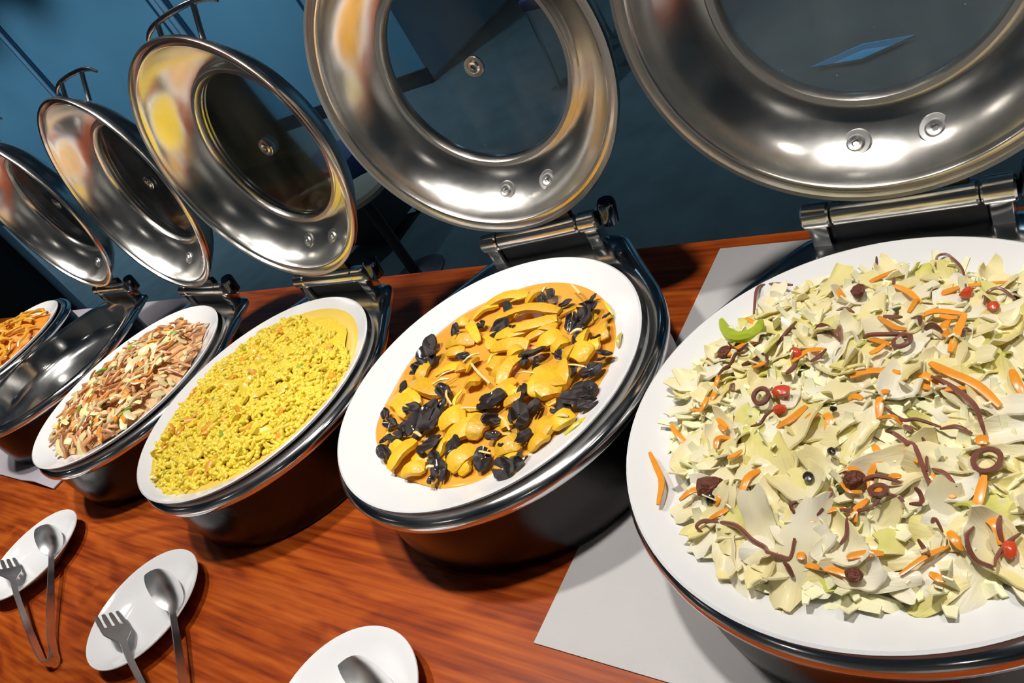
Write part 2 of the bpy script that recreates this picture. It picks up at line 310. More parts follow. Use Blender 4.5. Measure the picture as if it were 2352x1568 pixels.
# measured layouts of the food, plate-local metres
STRINGS=[[(-0.1190,0.0989,0.1270),(-0.1300,0.1408,0.1180),(-0.1244,0.1521,0.1180),(-0.1120,0.1493,0.1180),(-0.0964,0.1438,0.1180)],
[(0.0279,0.1414,0.1309),(0.0228,0.1719,0.1180),(0.0280,0.1774,0.1180),(0.0379,0.1566,0.1243),(0.0483,0.1365,0.1307),(0.0559,0.1035,0.1385)],
[(0.0488,-0.0015,0.1498),(0.0577,-0.0027,0.1489),(0.0704,-0.0143,0.1472),(0.0792,-0.0269,0.1454),(0.0833,-0.0386,0.1440)],
[(0.0231,-0.0304,0.1507),(0.0348,-0.0374,0.1496),(0.0454,-0.0400,0.1486),(0.0599,-0.0428,0.1469)],
[(0.0702,0.0863,0.1400),(0.0702,0.1012,0.1371),(0.0782,0.1039,0.1352),(0.0887,0.0970,0.1349)],
[(0.0238,0.0672,0.1472),(0.0311,0.0628,0.1474),(0.0325,0.0542,0.1483)],
[(0.0363,0.0508,0.1484),(0.0415,0.0524,0.1478),(0.0473,0.0507,0.1475)],
[(-0.0345,0.0769,0.1453),(-0.0286,0.0803,0.1451),(-0.0214,0.0777,0.1459)],
[(-0.0271,0.1749,0.1180),(-0.0249,0.1629,0.1226),(-0.0248,0.1521,0.1273)],
[(0.0001,0.1244,0.1368),(0.0001,0.1163,0.1389),(-0.0003,0.1096,0.1404)],
[(0.0030,0.0692,0.1475),(0.0094,0.0674,0.1477),(0.0189,0.0620,0.1481)],
[(-0.0064,0.0432,0.1502),(-0.0001,0.0423,0.1503),(0.0133,0.0428,0.1501),(0.0273,0.0471,0.1492)],
[(0.0617,0.0452,0.1465),(0.0634,0.0487,0.1460),(0.0659,0.0530,0.1453)],
[(-0.1214,0.0103,0.1375),(-0.1178,0.0166,0.1382),(-0.1161,0.0249,0.1383),(-0.1125,0.0344,0.1385),(-0.1065,0.0338,0.1399)],
[(-0.1266,0.0527,0.1331),(-0.1190,0.0455,0.1360),(-0.1120,0.0428,0.1380),(-0.1034,0.0445,0.1397)],
[(-0.0997,0.0171,0.1422),(-0.0937,0.0260,0.1430),(-0.0840,0.0293,0.1445)],
[(-0.0825,0.0298,0.1447),(-0.0792,0.0208,0.1457),(-0.0758,0.0094,0.1465)],
[(-0.0773,0.0421,0.1447),(-0.0719,0.0518,0.1446),(-0.0659,0.0667,0.1436)],
[(-0.0460,0.0570,0.1470),(-0.0384,0.0499,0.1483),(-0.0339,0.0509,0.1485),(-0.0258,0.0443,0.1496)],
[(-0.0273,0.0563,0.1484),(-0.0250,0.0486,0.1492),(-0.0238,0.0399,0.1500)],
[(-0.0553,0.0009,0.1492),(-0.0535,0.0084,0.1493),(-0.0527,0.0163,0.1492)],
[(-0.0707,-0.0508,0.1448),(-0.0665,-0.0444,0.1460),(-0.0621,-0.0390,0.1470),(-0.0555,-0.0348,0.1480)],
[(-0.0400,0.0152,0.1503),(-0.0363,0.0229,0.1503),(-0.0296,0.0258,0.1506)],
[(-0.1020,-0.0092,0.1420),(-0.1024,-0.0014,0.1420)],
[(-0.0925,-0.1341,0.1235),(-0.0963,-0.1323,0.1232),(-0.0920,-0.1271,0.1262),(-0.0792,-0.1265,0.1291),(-0.0619,-0.1316,0.1305),(-0.0489,-0.1392,0.1297),(-0.0401,-0.1418,0.1298),(-0.0346,-0.1476,0.1282),(-0.0266,-0.1479,0.1287),(-0.0209,-0.1460,0.1297),(-0.0183,-0.1361,0.1331)],
[(-0.0182,-0.1079,0.1405),(-0.0249,-0.1139,0.1388),(-0.0197,-0.1186,0.1379),(-0.0086,-0.1190,0.1381),(-0.0028,-0.1140,0.1394)],
[(-0.0234,-0.1518,0.1275),(-0.0200,-0.1544,0.1266),(-0.0175,-0.1579,0.1254)],
[(0.0278,-0.0522,0.1487),(0.0315,-0.0497,0.1488),(0.0405,-0.0568,0.1474),(0.0476,-0.0628,0.1462),(0.0558,-0.0806,0.1428),(0.0585,-0.0847,0.1419)],
[(0.0467,-0.0446,0.1481),(0.0523,-0.0581,0.1462),(0.0563,-0.0786,0.1431)],
[(0.0369,-0.0427,0.1490),(0.0405,-0.0454,0.1486),(0.0443,-0.0501,0.1478)],
[(0.0587,-0.0417,0.1471),(0.0693,-0.0421,0.1458),(0.0784,-0.0455,0.1442)],
[(0.0815,-0.0325,0.1447),(0.0834,-0.0374,0.1441),(0.0847,-0.0432,0.1434)],
[(0.0273,-0.1089,0.1398),(0.0330,-0.0991,0.1415),(0.0404,-0.0961,0.1416),(0.0456,-0.1014,0.1401)],
[(0.0495,-0.1032,0.1393),(0.0549,-0.0987,0.1396),(0.0535,-0.0928,0.1410),(0.0511,-0.0915,0.1415)],
[(0.0077,-0.1128,0.1396),(0.0162,-0.1098,0.1401),(0.0258,-0.1092,0.1398)],
[(0.0045,-0.0882,0.1446),(0.0148,-0.0898,0.1441),(0.0274,-0.0871,0.1441),(0.0415,-0.0868,0.1432)],
[(0.0579,-0.0727,0.1438),(0.0665,-0.0776,0.1420),(0.0738,-0.0860,0.1396)],
[(0.0843,-0.1080,0.1332),(0.0821,-0.1189,0.1308),(0.0867,-0.1275,0.1272),(0.0959,-0.1286,0.1247)],
[(0.0980,-0.0988,0.1325),(0.0978,-0.1069,0.1306),(0.0996,-0.1141,0.1283)],
[(0.1088,-0.1076,0.1277),(0.1021,-0.1134,0.1279),(0.0974,-0.1215,0.1266),(0.0972,-0.1303,0.1237)],
[(0.0562,-0.1243,0.1334),(0.0593,-0.1268,0.1323),(0.0632,-0.1313,0.1304)],
[(0.0124,-0.1166,0.1386),(0.0134,-0.1267,0.1360),(0.0119,-0.1361,0.1333)],
[(-0.0028,-0.0957,0.1433),(-0.0002,-0.1011,0.1422),(-0.0024,-0.1078,0.1408)],
[(0.0619,-0.1100,0.1363),(0.0648,-0.1102,0.1359),(0.0688,-0.1158,0.1339)]]
RINGS=[((-0.0711,-0.0206,0.1469),0.0060),((0.0882,-0.0638,0.1406),0.0079),((0.0238,0.0349,0.1504),0.0062),((0.0295,-0.0961,0.1423),0.0050)]
CARROTS=[([(0.0451,0.0151,0.1509),(0.0574,0.0059,0.1499),(0.0761,-0.0026,0.1476),(0.0910,-0.0175,0.1448)],0.0045),
([(0.0002,0.0667,0.1488),(0.0150,0.0529,0.1502),(0.0232,0.0529,0.1499)],0.0030),
([(0.0315,0.0660,0.1480),(0.0397,0.0753,0.1462),(0.0580,0.0732,0.1447)],0.0035),
([(0.0597,0.0718,0.1447),(0.0574,0.0504,0.1475),(0.0561,0.0270,0.1494)],0.0040),
([(0.0020,0.0244,0.1524),(0.0071,0.0283,0.1522),(0.0122,0.0323,0.1519)],0.0030),
([(-0.0037,-0.0222,0.1525),(0.0009,-0.0209,0.1526),(0.0072,-0.0239,0.1524)],0.0035),
([(0.0167,-0.0146,0.1525),(0.0240,-0.0162,0.1522)],0.0030),
([(0.0948,0.0139,0.1443),(0.0984,0.0036,0.1438),(0.1023,-0.0050,0.1429)],0.0040),
([(0.0435,0.0664,0.1471),(0.0497,0.0667,0.1465),(0.0548,0.0685,0.1457)],0.0030),
([(-0.0010,0.0391,0.1516),(0.0059,0.0390,0.1516),(0.0152,0.0336,0.1517)],0.0030),
([(-0.0569,0.0184,0.1497),(-0.0473,0.0297,0.1501),(-0.0318,0.0284,0.1513)],0.0035),
([(-0.0917,0.0176,0.1447),(-0.0785,0.0197,0.1468)],0.0030),
([(-0.1276,-0.0274,0.1361),(-0.1241,-0.0205,0.1374),(-0.1245,-0.0128,0.1376)],0.0030),
([(-0.0303,-0.0434,0.1504),(-0.0258,-0.0401,0.1509),(-0.0221,-0.0368,0.1513)],0.0035),
([(-0.1052,-0.0390,0.1408),(-0.0937,-0.0480,0.1424)],0.0030),
([(-0.1387,-0.0240,0.1330),(-0.1286,-0.0248,0.1360)],0.0020),
([(-0.0165,-0.1452,0.1312),(-0.0108,-0.1444,0.1317)],0.0040),
([(-0.0860,-0.0748,0.1404),(-0.0798,-0.0739,0.1416),(-0.0733,-0.0709,0.1430)],0.0030),
([(-0.0210,-0.1193,0.1386),(-0.0138,-0.1211,0.1385),(-0.0071,-0.1211,0.1386)],0.0035),
([(-0.0877,-0.1250,0.1288),(-0.0799,-0.1222,0.1313),(-0.0730,-0.1165,0.1340)],0.0030),
([(-0.1013,-0.0456,0.1411),(-0.0940,-0.0510,0.1420)],0.0035),
([(0.0581,-0.0799,0.1437),(0.0668,-0.0855,0.1417),(0.0723,-0.0914,0.1398)],0.0040),
([(0.0412,-0.0605,0.1480),(0.0458,-0.0658,0.1469),(0.0503,-0.0709,0.1458)],0.0035),
([(0.0827,-0.0434,0.1447),(0.0841,-0.0511,0.1438)],0.0050),
([(0.0840,-0.0981,0.1365),(0.0860,-0.0891,0.1379),(0.0875,-0.0738,0.1403)],0.0040),
([(0.0716,-0.1141,0.1349),(0.0762,-0.1194,0.1327),(0.0805,-0.1229,0.1309)],0.0040),
([(0.0162,-0.1424,0.1322),(0.0251,-0.1384,0.1331),(0.0369,-0.1345,0.1334)],0.0035),
([(0.0278,-0.0997,0.1427),(0.0294,-0.0940,0.1437),(0.0316,-0.0927,0.1438)],0.0035),
([(0.0636,-0.1415,0.1279),(0.0677,-0.1419,0.1270),(0.0726,-0.1428,0.1257)],0.0035),
([(0.0204,-0.0611,0.1491),(0.0255,-0.0677,0.1481)],0.0035),
([(0.1016,-0.1141,0.1288),(0.1056,-0.1174,0.1267)],0.0040),
([(0.0334,-0.0831,0.1454),(0.0413,-0.0838,0.1447)],0.0030)]
STRAY=[(-0.1693,-0.0612),(-0.1558,-0.0770),(-0.1457,-0.0910),(-0.1407,-0.1124)]
BITS=[((-0.0936,-0.0997,0.1333),0.0125,'raisin'),((-0.0906,-0.1085,0.1318),0.0060,'olive'),((-0.0181,-0.0904,0.1439),0.0050,'olive'),((0.0211,-0.1518,0.1276),0.0060,'raisin'),((0.0122,-0.0892,0.1443),0.0090,'raisin'),((-0.0252,0.1084,0.1400),0.0080,'raisin'),((-0.0119,-0.0325,0.1509),0.0030,'olive'),((0.0568,0.1001,0.1392),0.0060,'pepper'),((0.0763,0.0824,0.1398),0.0060,'pepper'),((-0.0559,-0.0150,0.1489),0.0080,'pepper'),((-0.0531,-0.0332,0.1483),0.0060,'pepper'),((-0.1279,0.0434,0.1338),0.0080,'raisin'),((-0.0059,-0.0691,0.1475),0.0040,'olive'),((-0.0416,0.0548,0.1476),0.0070,'raisin'),((0.1036,-0.1167,0.1265),0.0060,'pepper'),((-0.0557,0.0274,0.1484),0.0060,'pepper')]
CRESCENT=[(-0.1545,0.1005,0.1170),(-0.1410,0.0798,0.1229),(-0.1229,0.0611,0.1321),(-0.1086,0.0583,0.1361),(-0.1016,0.0647,0.1368),(-0.1034,0.0793,0.1342)]
FUNGUS=[(0.0299,0.1218,0.0119),(0.0264,0.1118,0.0093),(0.0608,0.1093,0.0080),(0.0962,0.1185,0.0048),(0.0982,0.1008,0.0101),(0.1018,0.0834,0.0111),(0.0891,0.0765,0.0090),(0.1305,0.0855,0.0053),(0.1128,0.0480,0.0085),(0.1328,0.0510,0.0058),(0.1569,0.0246,0.0074),(0.1542,0.0180,0.0053),(-0.0291,0.1115,0.0074),(-0.0857,0.0659,0.0106),(-0.0152,0.0694,0.0111),(0.0082,0.0705,0.0080),(-0.1201,0.0460,0.0122),(-0.1077,0.0231,0.0127),(-0.1127,0.0070,0.0093),(-0.0980,0.0271,0.0080),(-0.1148,-0.0264,0.0074),(-0.1152,-0.0009,0.0058),(-0.0478,0.0247,0.0066),(-0.0389,-0.0335,0.0093),(0.0634,0.0255,0.0127),(0.0746,0.0112,0.0096),(0.0506,0.0184,0.0066),(0.0992,0.0252,0.0069),(0.1504,0.0014,0.0101),(0.1277,-0.0004,0.0090),(0.1582,-0.0209,0.0090),(0.1517,-0.0368,0.0127),(0.1430,-0.0480,0.0085),(0.1657,-0.0424,0.0085),(0.1469,-0.0212,0.0085),(0.0439,-0.0444,0.0133),(0.0348,-0.0515,0.0085),(0.0787,-0.0364,0.0111),(0.1043,-0.0483,0.0096),(0.0886,-0.0618,0.0133),(0.0565,-0.0701,0.0085),(-0.0729,-0.0620,0.0085),(-0.0451,-0.0570,0.0111),(-0.0299,-0.0753,0.0146),(-0.0487,-0.0834,0.0122),(-0.0674,-0.0846,0.0080),(-0.1123,-0.0695,0.0066),(-0.0951,-0.0829,0.0080),(-0.0659,-0.1017,0.0090),(-0.0705,-0.1257,0.0090),(-0.0822,-0.1064,0.0064),(-0.0043,-0.1131,0.0122),(0.0109,-0.1243,0.0090),(0.0276,-0.1379,0.0096),(0.0254,-0.1516,0.0053),(0.0321,-0.1099,0.0106),(0.0747,-0.1195,0.0111),(0.0728,-0.0910,0.0074),(0.0929,-0.0955,0.0080),(0.1123,-0.0894,0.0085),(0.1214,-0.1106,0.0064),(0.1113,-0.1288,0.0127),(0.1201,-0.1236,0.0080),(0.1046,0.0646,0.0064),(-0.0303,-0.0511,0.0069),(0.1316,-0.0486,0.0066),(-0.0534,0.0813,0.0066)]
PUMPKIN=[(-0.0319,0.0886,0.0617,0.0955,0.0078),(-0.0090,0.0632,0.0645,0.0836,0.0084),(0.0289,0.0542,0.0625,0.0876,0.0070),(-0.0746,0.1124,-0.0089,0.1335,0.0084),(-0.0800,0.0953,-0.0508,0.1194,0.0070),(-0.0987,0.0495,-0.0506,0.0565,0.0098),(-0.0829,0.0329,-0.0532,0.0365,0.0078),(-0.0132,0.0398,0.0415,0.0444,0.0098),(-0.0400,0.0643,-0.0132,0.0398,0.0078),(0.0543,0.0460,0.0800,0.0602,0.0125),(0.0804,0.0345,0.0938,0.0524,0.0111),(0.0729,-0.0112,0.1269,-0.0069,0.0209),(0.0872,0.0097,0.1164,-0.0332,0.0181),(0.1111,0.0305,0.1389,0.0233,0.0134),(0.1344,0.0583,0.1370,0.0336,0.0089),(0.1321,0.0765,0.1438,0.0509,0.0070),(-0.1105,-0.0147,-0.0478,-0.0283,0.0139),(-0.1245,-0.0459,-0.0756,-0.0658,0.0139),(-0.1179,-0.0381,-0.0746,-0.0513,0.0106),(-0.0074,-0.0857,0.0173,-0.0641,0.0145),(0.0082,-0.0976,0.0466,-0.0722,0.0134),(0.0442,-0.0947,0.0458,-0.0657,0.0123),(0.0227,-0.0401,0.0512,-0.0081,0.0084),(-0.0131,-0.0237,0.0051,-0.0125,0.0100),(0.0021,0.0094,0.0235,0.0094,0.0117),(0.1266,-0.0851,0.1323,-0.0576,0.0134),(0.1372,-0.0724,0.1532,-0.0534,0.0106),(0.1231,-0.1001,0.1347,-0.0786,0.0084),(-0.0441,-0.1458,-0.0345,-0.1043,0.0106),(-0.0245,-0.1467,0.0037,-0.1359,0.0089),(0.0429,-0.1376,0.0551,-0.1062,0.0111),(0.0340,-0.1296,0.0432,-0.1134,0.0078),(0.0843,-0.1066,0.1098,-0.0924,0.0111),(0.0987,-0.1199,0.1118,-0.1012,0.0089),(-0.0301,0.0017,-0.0260,0.0245,0.0078),(0.0275,0.0204,0.0398,0.0351,0.0095),(0.1088,0.0166,0.1107,0.0376,0.0084),(0.0996,-0.0306,0.0767,-0.0179,0.0111),(0.0994,0.0166,0.1199,-0.0169,0.0139),(0.0340,0.0095,0.0240,-0.0086,0.0084),(0.0393,0.0732,0.0673,0.0720,0.0084),(-0.0071,0.0914,0.0061,0.1070,0.0084),(-0.1086,0.0881,-0.0856,0.0913,0.0072),(0.0756,-0.0767,0.0842,-0.0698,0.0084),(-0.0453,0.0016,-0.0313,0.0092,0.0070),(-0.0265,-0.1200,-0.0039,-0.1305,0.0095),(0.0552,-0.1214,0.0613,-0.1356,0.0084),(0.0440,-0.0187,0.0715,-0.0315,0.0072)]
GINGER=[(-0.0346,0.0102,-0.0181,0.0253,0.0021),(-0.0201,0.0083,0.0281,-0.0220,0.0024),(-0.0601,-0.0258,-0.0397,-0.0161,0.0027),(-0.0083,-0.0614,0.0318,-0.0577,0.0021),(0.1178,0.0065,0.1463,0.0033,0.0016),(0.0694,-0.0672,0.0940,-0.0844,0.0021),(0.0150,-0.1416,0.0227,-0.1378,0.0032),(0.1434,-0.0630,0.1558,-0.0623,0.0032),(0.1007,0.0524,0.1130,0.0592,0.0032),(0.0599,0.1365,0.0797,0.1204,0.0024),(-0.0309,-0.0342,-0.0094,-0.0545,0.0019),(0.0608,-0.0058,0.0836,-0.0056,0.0013),(-0.0589,-0.0165,-0.0423,-0.0012,0.0016),(0.0680,-0.1137,0.0877,-0.1149,0.0016),(-0.0383,-0.0971,-0.0241,-0.1010,0.0027),(0.0206,0.1276,0.0215,0.1359,0.0027)]
LEEK=[(0.1639,0.0399,0.1589,0.0609,0.0034),(0.1138,0.1136,0.1358,0.0892,0.0034),(0.1557,-0.0785,0.1719,-0.0555,0.0048),(-0.0088,-0.0580,-0.0174,-0.0266,0.0040),(-0.0010,0.0101,-0.0005,0.0327,0.0037),(-0.0762,0.1094,-0.0551,0.1144,0.0042),(0.0685,-0.0412,0.0580,-0.0179,0.0027),(-0.0822,-0.1037,-0.0615,-0.1022,0.0024),(-0.0587,-0.1204,-0.0528,-0.1082,0.0021),(-0.0332,0.1236,-0.0104,0.1303,0.0042),(-0.0908,-0.0957,-0.0879,-0.1041,0.0027)]

# ================================================================== THE ROOM
WALL_Y, CORNER_X = 3.95, -3.88
struct(obj('floor', box(-15, 3.2, -3.0, 9.0, FLOOR_Z - 0.1, FLOOR_Z), 'carpet', smooth=False))
struct(obj('ceiling', box(-15, 3.2, -3.0, 9.0, CEIL_Z, CEIL_Z + 0.1), 'ceiling', smooth=False))
struct(obj('wall_back', box(-15, CORNER_X, WALL_Y, 9.0, FLOOR_Z, CEIL_Z), 'wall', smooth=False))
struct(obj('wall_far', box(CORNER_X, 3.2, 8.8, 9.0, FLOOR_Z, CEIL_Z), 'wall', smooth=False))
struct(obj('wall_right', box(3.0, 3.2, -3.0, 8.8, FLOOR_Z, CEIL_Z), 'wall', smooth=False))
struct(obj('wall_left', box(-15, -14.8, -3.0, WALL_Y, FLOOR_Z, CEIL_Z), 'wall_dark', smooth=False))
struct(obj('wall_front', box(-14.8, 3.0, -3.2, -3.0, FLOOR_Z, CEIL_Z), 'wall_hall', smooth=False))
struct(obj('baseboard_back', box(-14.8, CORNER_X + 0.02, WALL_Y - 0.02, WALL_Y, FLOOR_Z, FLOOR_Z + 0.11, 0.004), 'black', smooth=False))
struct(obj('baseboard_side', box(CORNER_X, CORNER_X + 0.02, WALL_Y - 0.02, 8.8, FLOOR_Z, FLOOR_Z + 0.03, 0.004), 'wall_dark', smooth=False))
for i, (x, wd) in enumerate(((-8.42, 0.16), (-5.98, 0.24), (-4.52, 0.16))):
    t = struct(obj('trim_%d' % (i + 1), box(x - wd / 2, x + wd / 2, WALL_Y - 0.012, WALL_Y, FLOOR_Z + 0.11, CEIL_Z), 'wall_trim', smooth=False))
    for k in ((-0.1, 0.22) if i == 1 else (0.05,)):
        obj('metal_strip', box(x + k * wd - 0.03, x + k * wd + 0.03, WALL_Y - 0.035, WALL_Y - 0.012, FLOOR_Z + 0.11, CEIL_Z, 0.008), 'wall_strip', t)
d = struct(obj('door_1', box(-14.2, -12.55, WALL_Y - 0.03, WALL_Y, FLOOR_Z, 1.5, 0.004), 'wall_dark', smooth=False))
for x in (-12.5, -12.25):
    obj('door_frame', box(x - 0.06, x + 0.06, WALL_Y - 0.06, WALL_Y, FLOOR_Z, 1.56, 0.01), 'wall_trim', d)
obj('door_panel', box(-14.0, -12.75, WALL_Y - 0.045, WALL_Y - 0.03, FLOOR_Z + 0.2, 1.3, 0.01), 'black', d)

# ceiling lamps out of view: buffet ones, then added wall and front fill
def downlight(x, y, watts, col, cone, label, group):
    e = empty('ceiling_downlight', (x, y, CEIL_Z)); tag(e, label, 'lamp', group)
    obj('trim_ring', lathe([(0.062, -0.001), (0.085, -0.001), (0.085, -0.010), (0.078, -0.014), (0.062, -0.012)], 40, closed=True), 'lamp_ring', e)
    obj('lens', lathe([(0, -0.002), (0.060, -0.002), (0.060, -0.008), (0, -0.011)], 40), 'lamp' if col[2] < 0.95 else 'lamp_cool', e)
    L = bpy.data.lights.new('downlight_beam', 'SPOT'); L.energy = watts; L.color = col; L.spot_size = math.radians(cone); L.spot_blend = 0.75; L.shadow_soft_size = 0.06
    o = bpy.data.objects.new('downlight_beam', L); link(o, e); o.location = (0, 0, -0.03)
for (p, wt) in TABLE_LAMPS: downlight(p[0], p[1], wt, (1.0, 0.955, 0.90), 58, 'warm round downlight in the ceiling above the buffet table', 'downlights above the buffet')
for (p, wt) in WALL_FILL_LAMPS: downlight(p[0], p[1], wt, (0.62, 0.84, 1.0), 98, 'added cool blue downlight brightening the blue walls', 'added cool downlights for the walls')

for (p, wt) in FRONT_FILL_LAMPS: downlight(p[0], p[1], wt, (1.0, 0.96, 0.90), 72, 'added warm fill downlight in front of the table', 'added fill downlights in front')

# ================================================================== TABLE
TAB = empty('buffet_table', (0, 0, FLOOR_Z)); tag(TAB, 'long orange-brown varnished wooden buffet table with visible grain', 'table')
TX0, TX1, TY0, TY1 = -4.2, 1.3, -0.22, 0.82
obj('tabletop', box(TX0, TX1, TY0, TY1, 0.705, 0.75, 0.006), 'wood', TAB)
obj('apron', box(TX0 + 0.08, TX1 - 0.08, TY1 - 0.10, TY1 - 0.075, 0.60, 0.705), 'dark_wood', TAB, smooth=False)
obj('apron', box(TX0 + 0.08, TX1 - 0.08, TY0 + 0.075, TY0 + 0.10, 0.60, 0.705), 'dark_wood', TAB, smooth=False)
legm = mesh('leg', box(-0.04, 0.04, -0.04, 0.04, 0, 0.705, 0.006)); legm.materials.append(MT['dark_wood'])
for x in (TX0 + 0.12, -1.45, TX1 - 0.12):
    for y in (TY0 + 0.12, TY1 - 0.12): obj('leg', legm, 'dark_wood', TAB, loc=(x, y, 0))

# boards under the dishes
tag(obj('serving_board', box(-0.478, 0.62, 0.215, 0.795, 0.0, 0.002, 0.0008), 'board'), 'flat pale grey board under the salad chafing dish', 'board')
def lifted(u, v):
    x = -2.95 + u * 1.24; y = 0.238 + v * 0.575
    z = 0.003 + 0.022 * max(0, 1 - abs(u - 0.62) / 0.11) * max(0, 1 - v * 6)
    z += 0.010 * max(0, 1 - abs(u - 0.93) / 0.07) * max(0, 1 - v * 6)
    return (x, y - 0.02 * max(0, 1 - abs(u - 0.62) / 0.1) * (1 - v), z)
tag(obj('serving_board', sheet(60, 16, lifted, 0.003), 'board2'), 'lavender grey sheet under the empty chafing dish, its front edge lifting', 'board')

# ================================================================== CHAFING DISHES
def hull(pts):
    pts = sorted(pts); lo, hi = [], []
    for seq, out in ((pts, lo), (pts[::-1], hi)):
        for p in seq:
            while len(out) > 1 and (out[-1][0] - out[-2][0]) * (p[1] - out[-2][1]) - (out[-1][1] - out[-2][1]) * (p[0] - out[-2][0]) <= 0: out.pop()
            out.append(p)
    return lo[:-1] + hi[:-1]
R0 = 0.2140
HP = hull([(R0 * math.cos(k * PI / 60), R0 * math.sin(k * PI / 60)) for k in range(120)] + [(sx * 0.082 + 0.035 * math.cos(k * PI / 12), 0.200 + 0.035 * math.sin(k * PI / 12)) for sx in (-1, 1) for k in range(24)])
def rout(a):
    dx, dy = math.cos(a), math.sin(a); best = R0
    for i in range(len(HP)):
        (x1, y1), (x2, y2) = HP[i], HP[(i + 1) % len(HP)]; ex, ey = x2 - x1, y2 - y1; den = dx * ey - dy * ex
        if abs(den) < 1e-12: continue
        t = (x1 * ey - y1 * ex) / den; s = (x1 * dy - y1 * dx) / den
        if t > 0 and -1e-6 <= s <= 1 + 1e-6: best = t
    return best
RC = {}
def rdeck(a, r):
    k = round(a, 5)
    if k not in RC: RC[k] = rout(a)
    t = min(1, max(0, (r - 0.195) / (R0 - 0.195))); return r + (RC[k] - R0) * t
PAN_PROFILE = [(0, 0.050), (0.145, 0.050), (0.172, 0.056), (0.186, 0.075), (0.1910, 0.108), (0.194, 0.1145), (0.1995, 0.1155), (0.2065, 0.1147), (0.2115, 0.112), (0.2140, 0.107), (0.2135, 0.100), (0.209, 0.0955), (0.200, 0.0950), (0.1940, 0.0960), (0.1935, 0.0900), (0.1880, 0.060), (0.172, 0.047), (0.145, 0.044), (0, 0.044)]
BODY = xf(lathe(PAN_PROFILE, 120, rdeck), Matrix.Translation((0.003, 0.009, 0)))
BASE = xf(lathe([(0.1925, 0.0955), (0.2020, 0.0955), (0.2020, 0.088), (0.2015, 0.060), (0.2010, 0.030), (0.200, 0.008), (0.198, 0.002), (0.195, 0.0), (0, 0.0), (0, 0.004), (0.192, 0.004), (0.1930, 0.030), (0.1930, 0.065)], 96), Matrix.Translation((0.003, 0.009, 0)))
LIDP = [(0.1985, 0.0), (0.2000, -0.003), (0.1988, -0.009), (0.1920, -0.014), (0.1860, -0.026), (0.1700, -0.046), (0.1500, -0.062), (0.1300, -0.069), (0.1230, -0.068),
        (0.1230, -0.064), (0.1310, -0.062), (0.1490, -0.055), (0.1660, -0.041), (0.1780, -0.024), (0.1835, -0.011), (0.1848, -0.0045), (0.1862, -0.0030), (0.1876, -0.0042), (0.1890, -0.0075), (0.1925, -0.0078), (0.1940, -0.0040), (0.1950, -0.0008)]
LID = lathe(LIDP, 120, closed=True)
RING = lathe([(0.1215, -0.064), (0.1215, -0.054), (0.1240, -0.0505), (0.1290, -0.0500), (0.1330, -0.053), (0.1345, -0.0605)], 96, closed=True)
PANE = lathe([(0, -0.0585), (0.1216, -0.0585), (0.1216, -0.0620), (0, -0.0620)], 72)
WASH = lathe([(0.0025, 0.0), (0.0035, 0.0022), (0.0065, 0.0028), (0.0085, 0.0010), (0.0125, 0.0012), (0.0140, -0.001), (0.0025, -0.001)], 28, closed=True)
PAN_ROUND = xf(lathe(PAN_PROFILE, 120), Matrix.Translation((0.003, 0.009, 0)))
CM = {}
def cmesh(n, vf, mat, smooth=True):
    if n not in CM: CM[n] = mesh(n.split('|')[0], vf() if callable(vf) else vf, smooth); CM[n].materials.append(MT[mat])
    return CM[n]
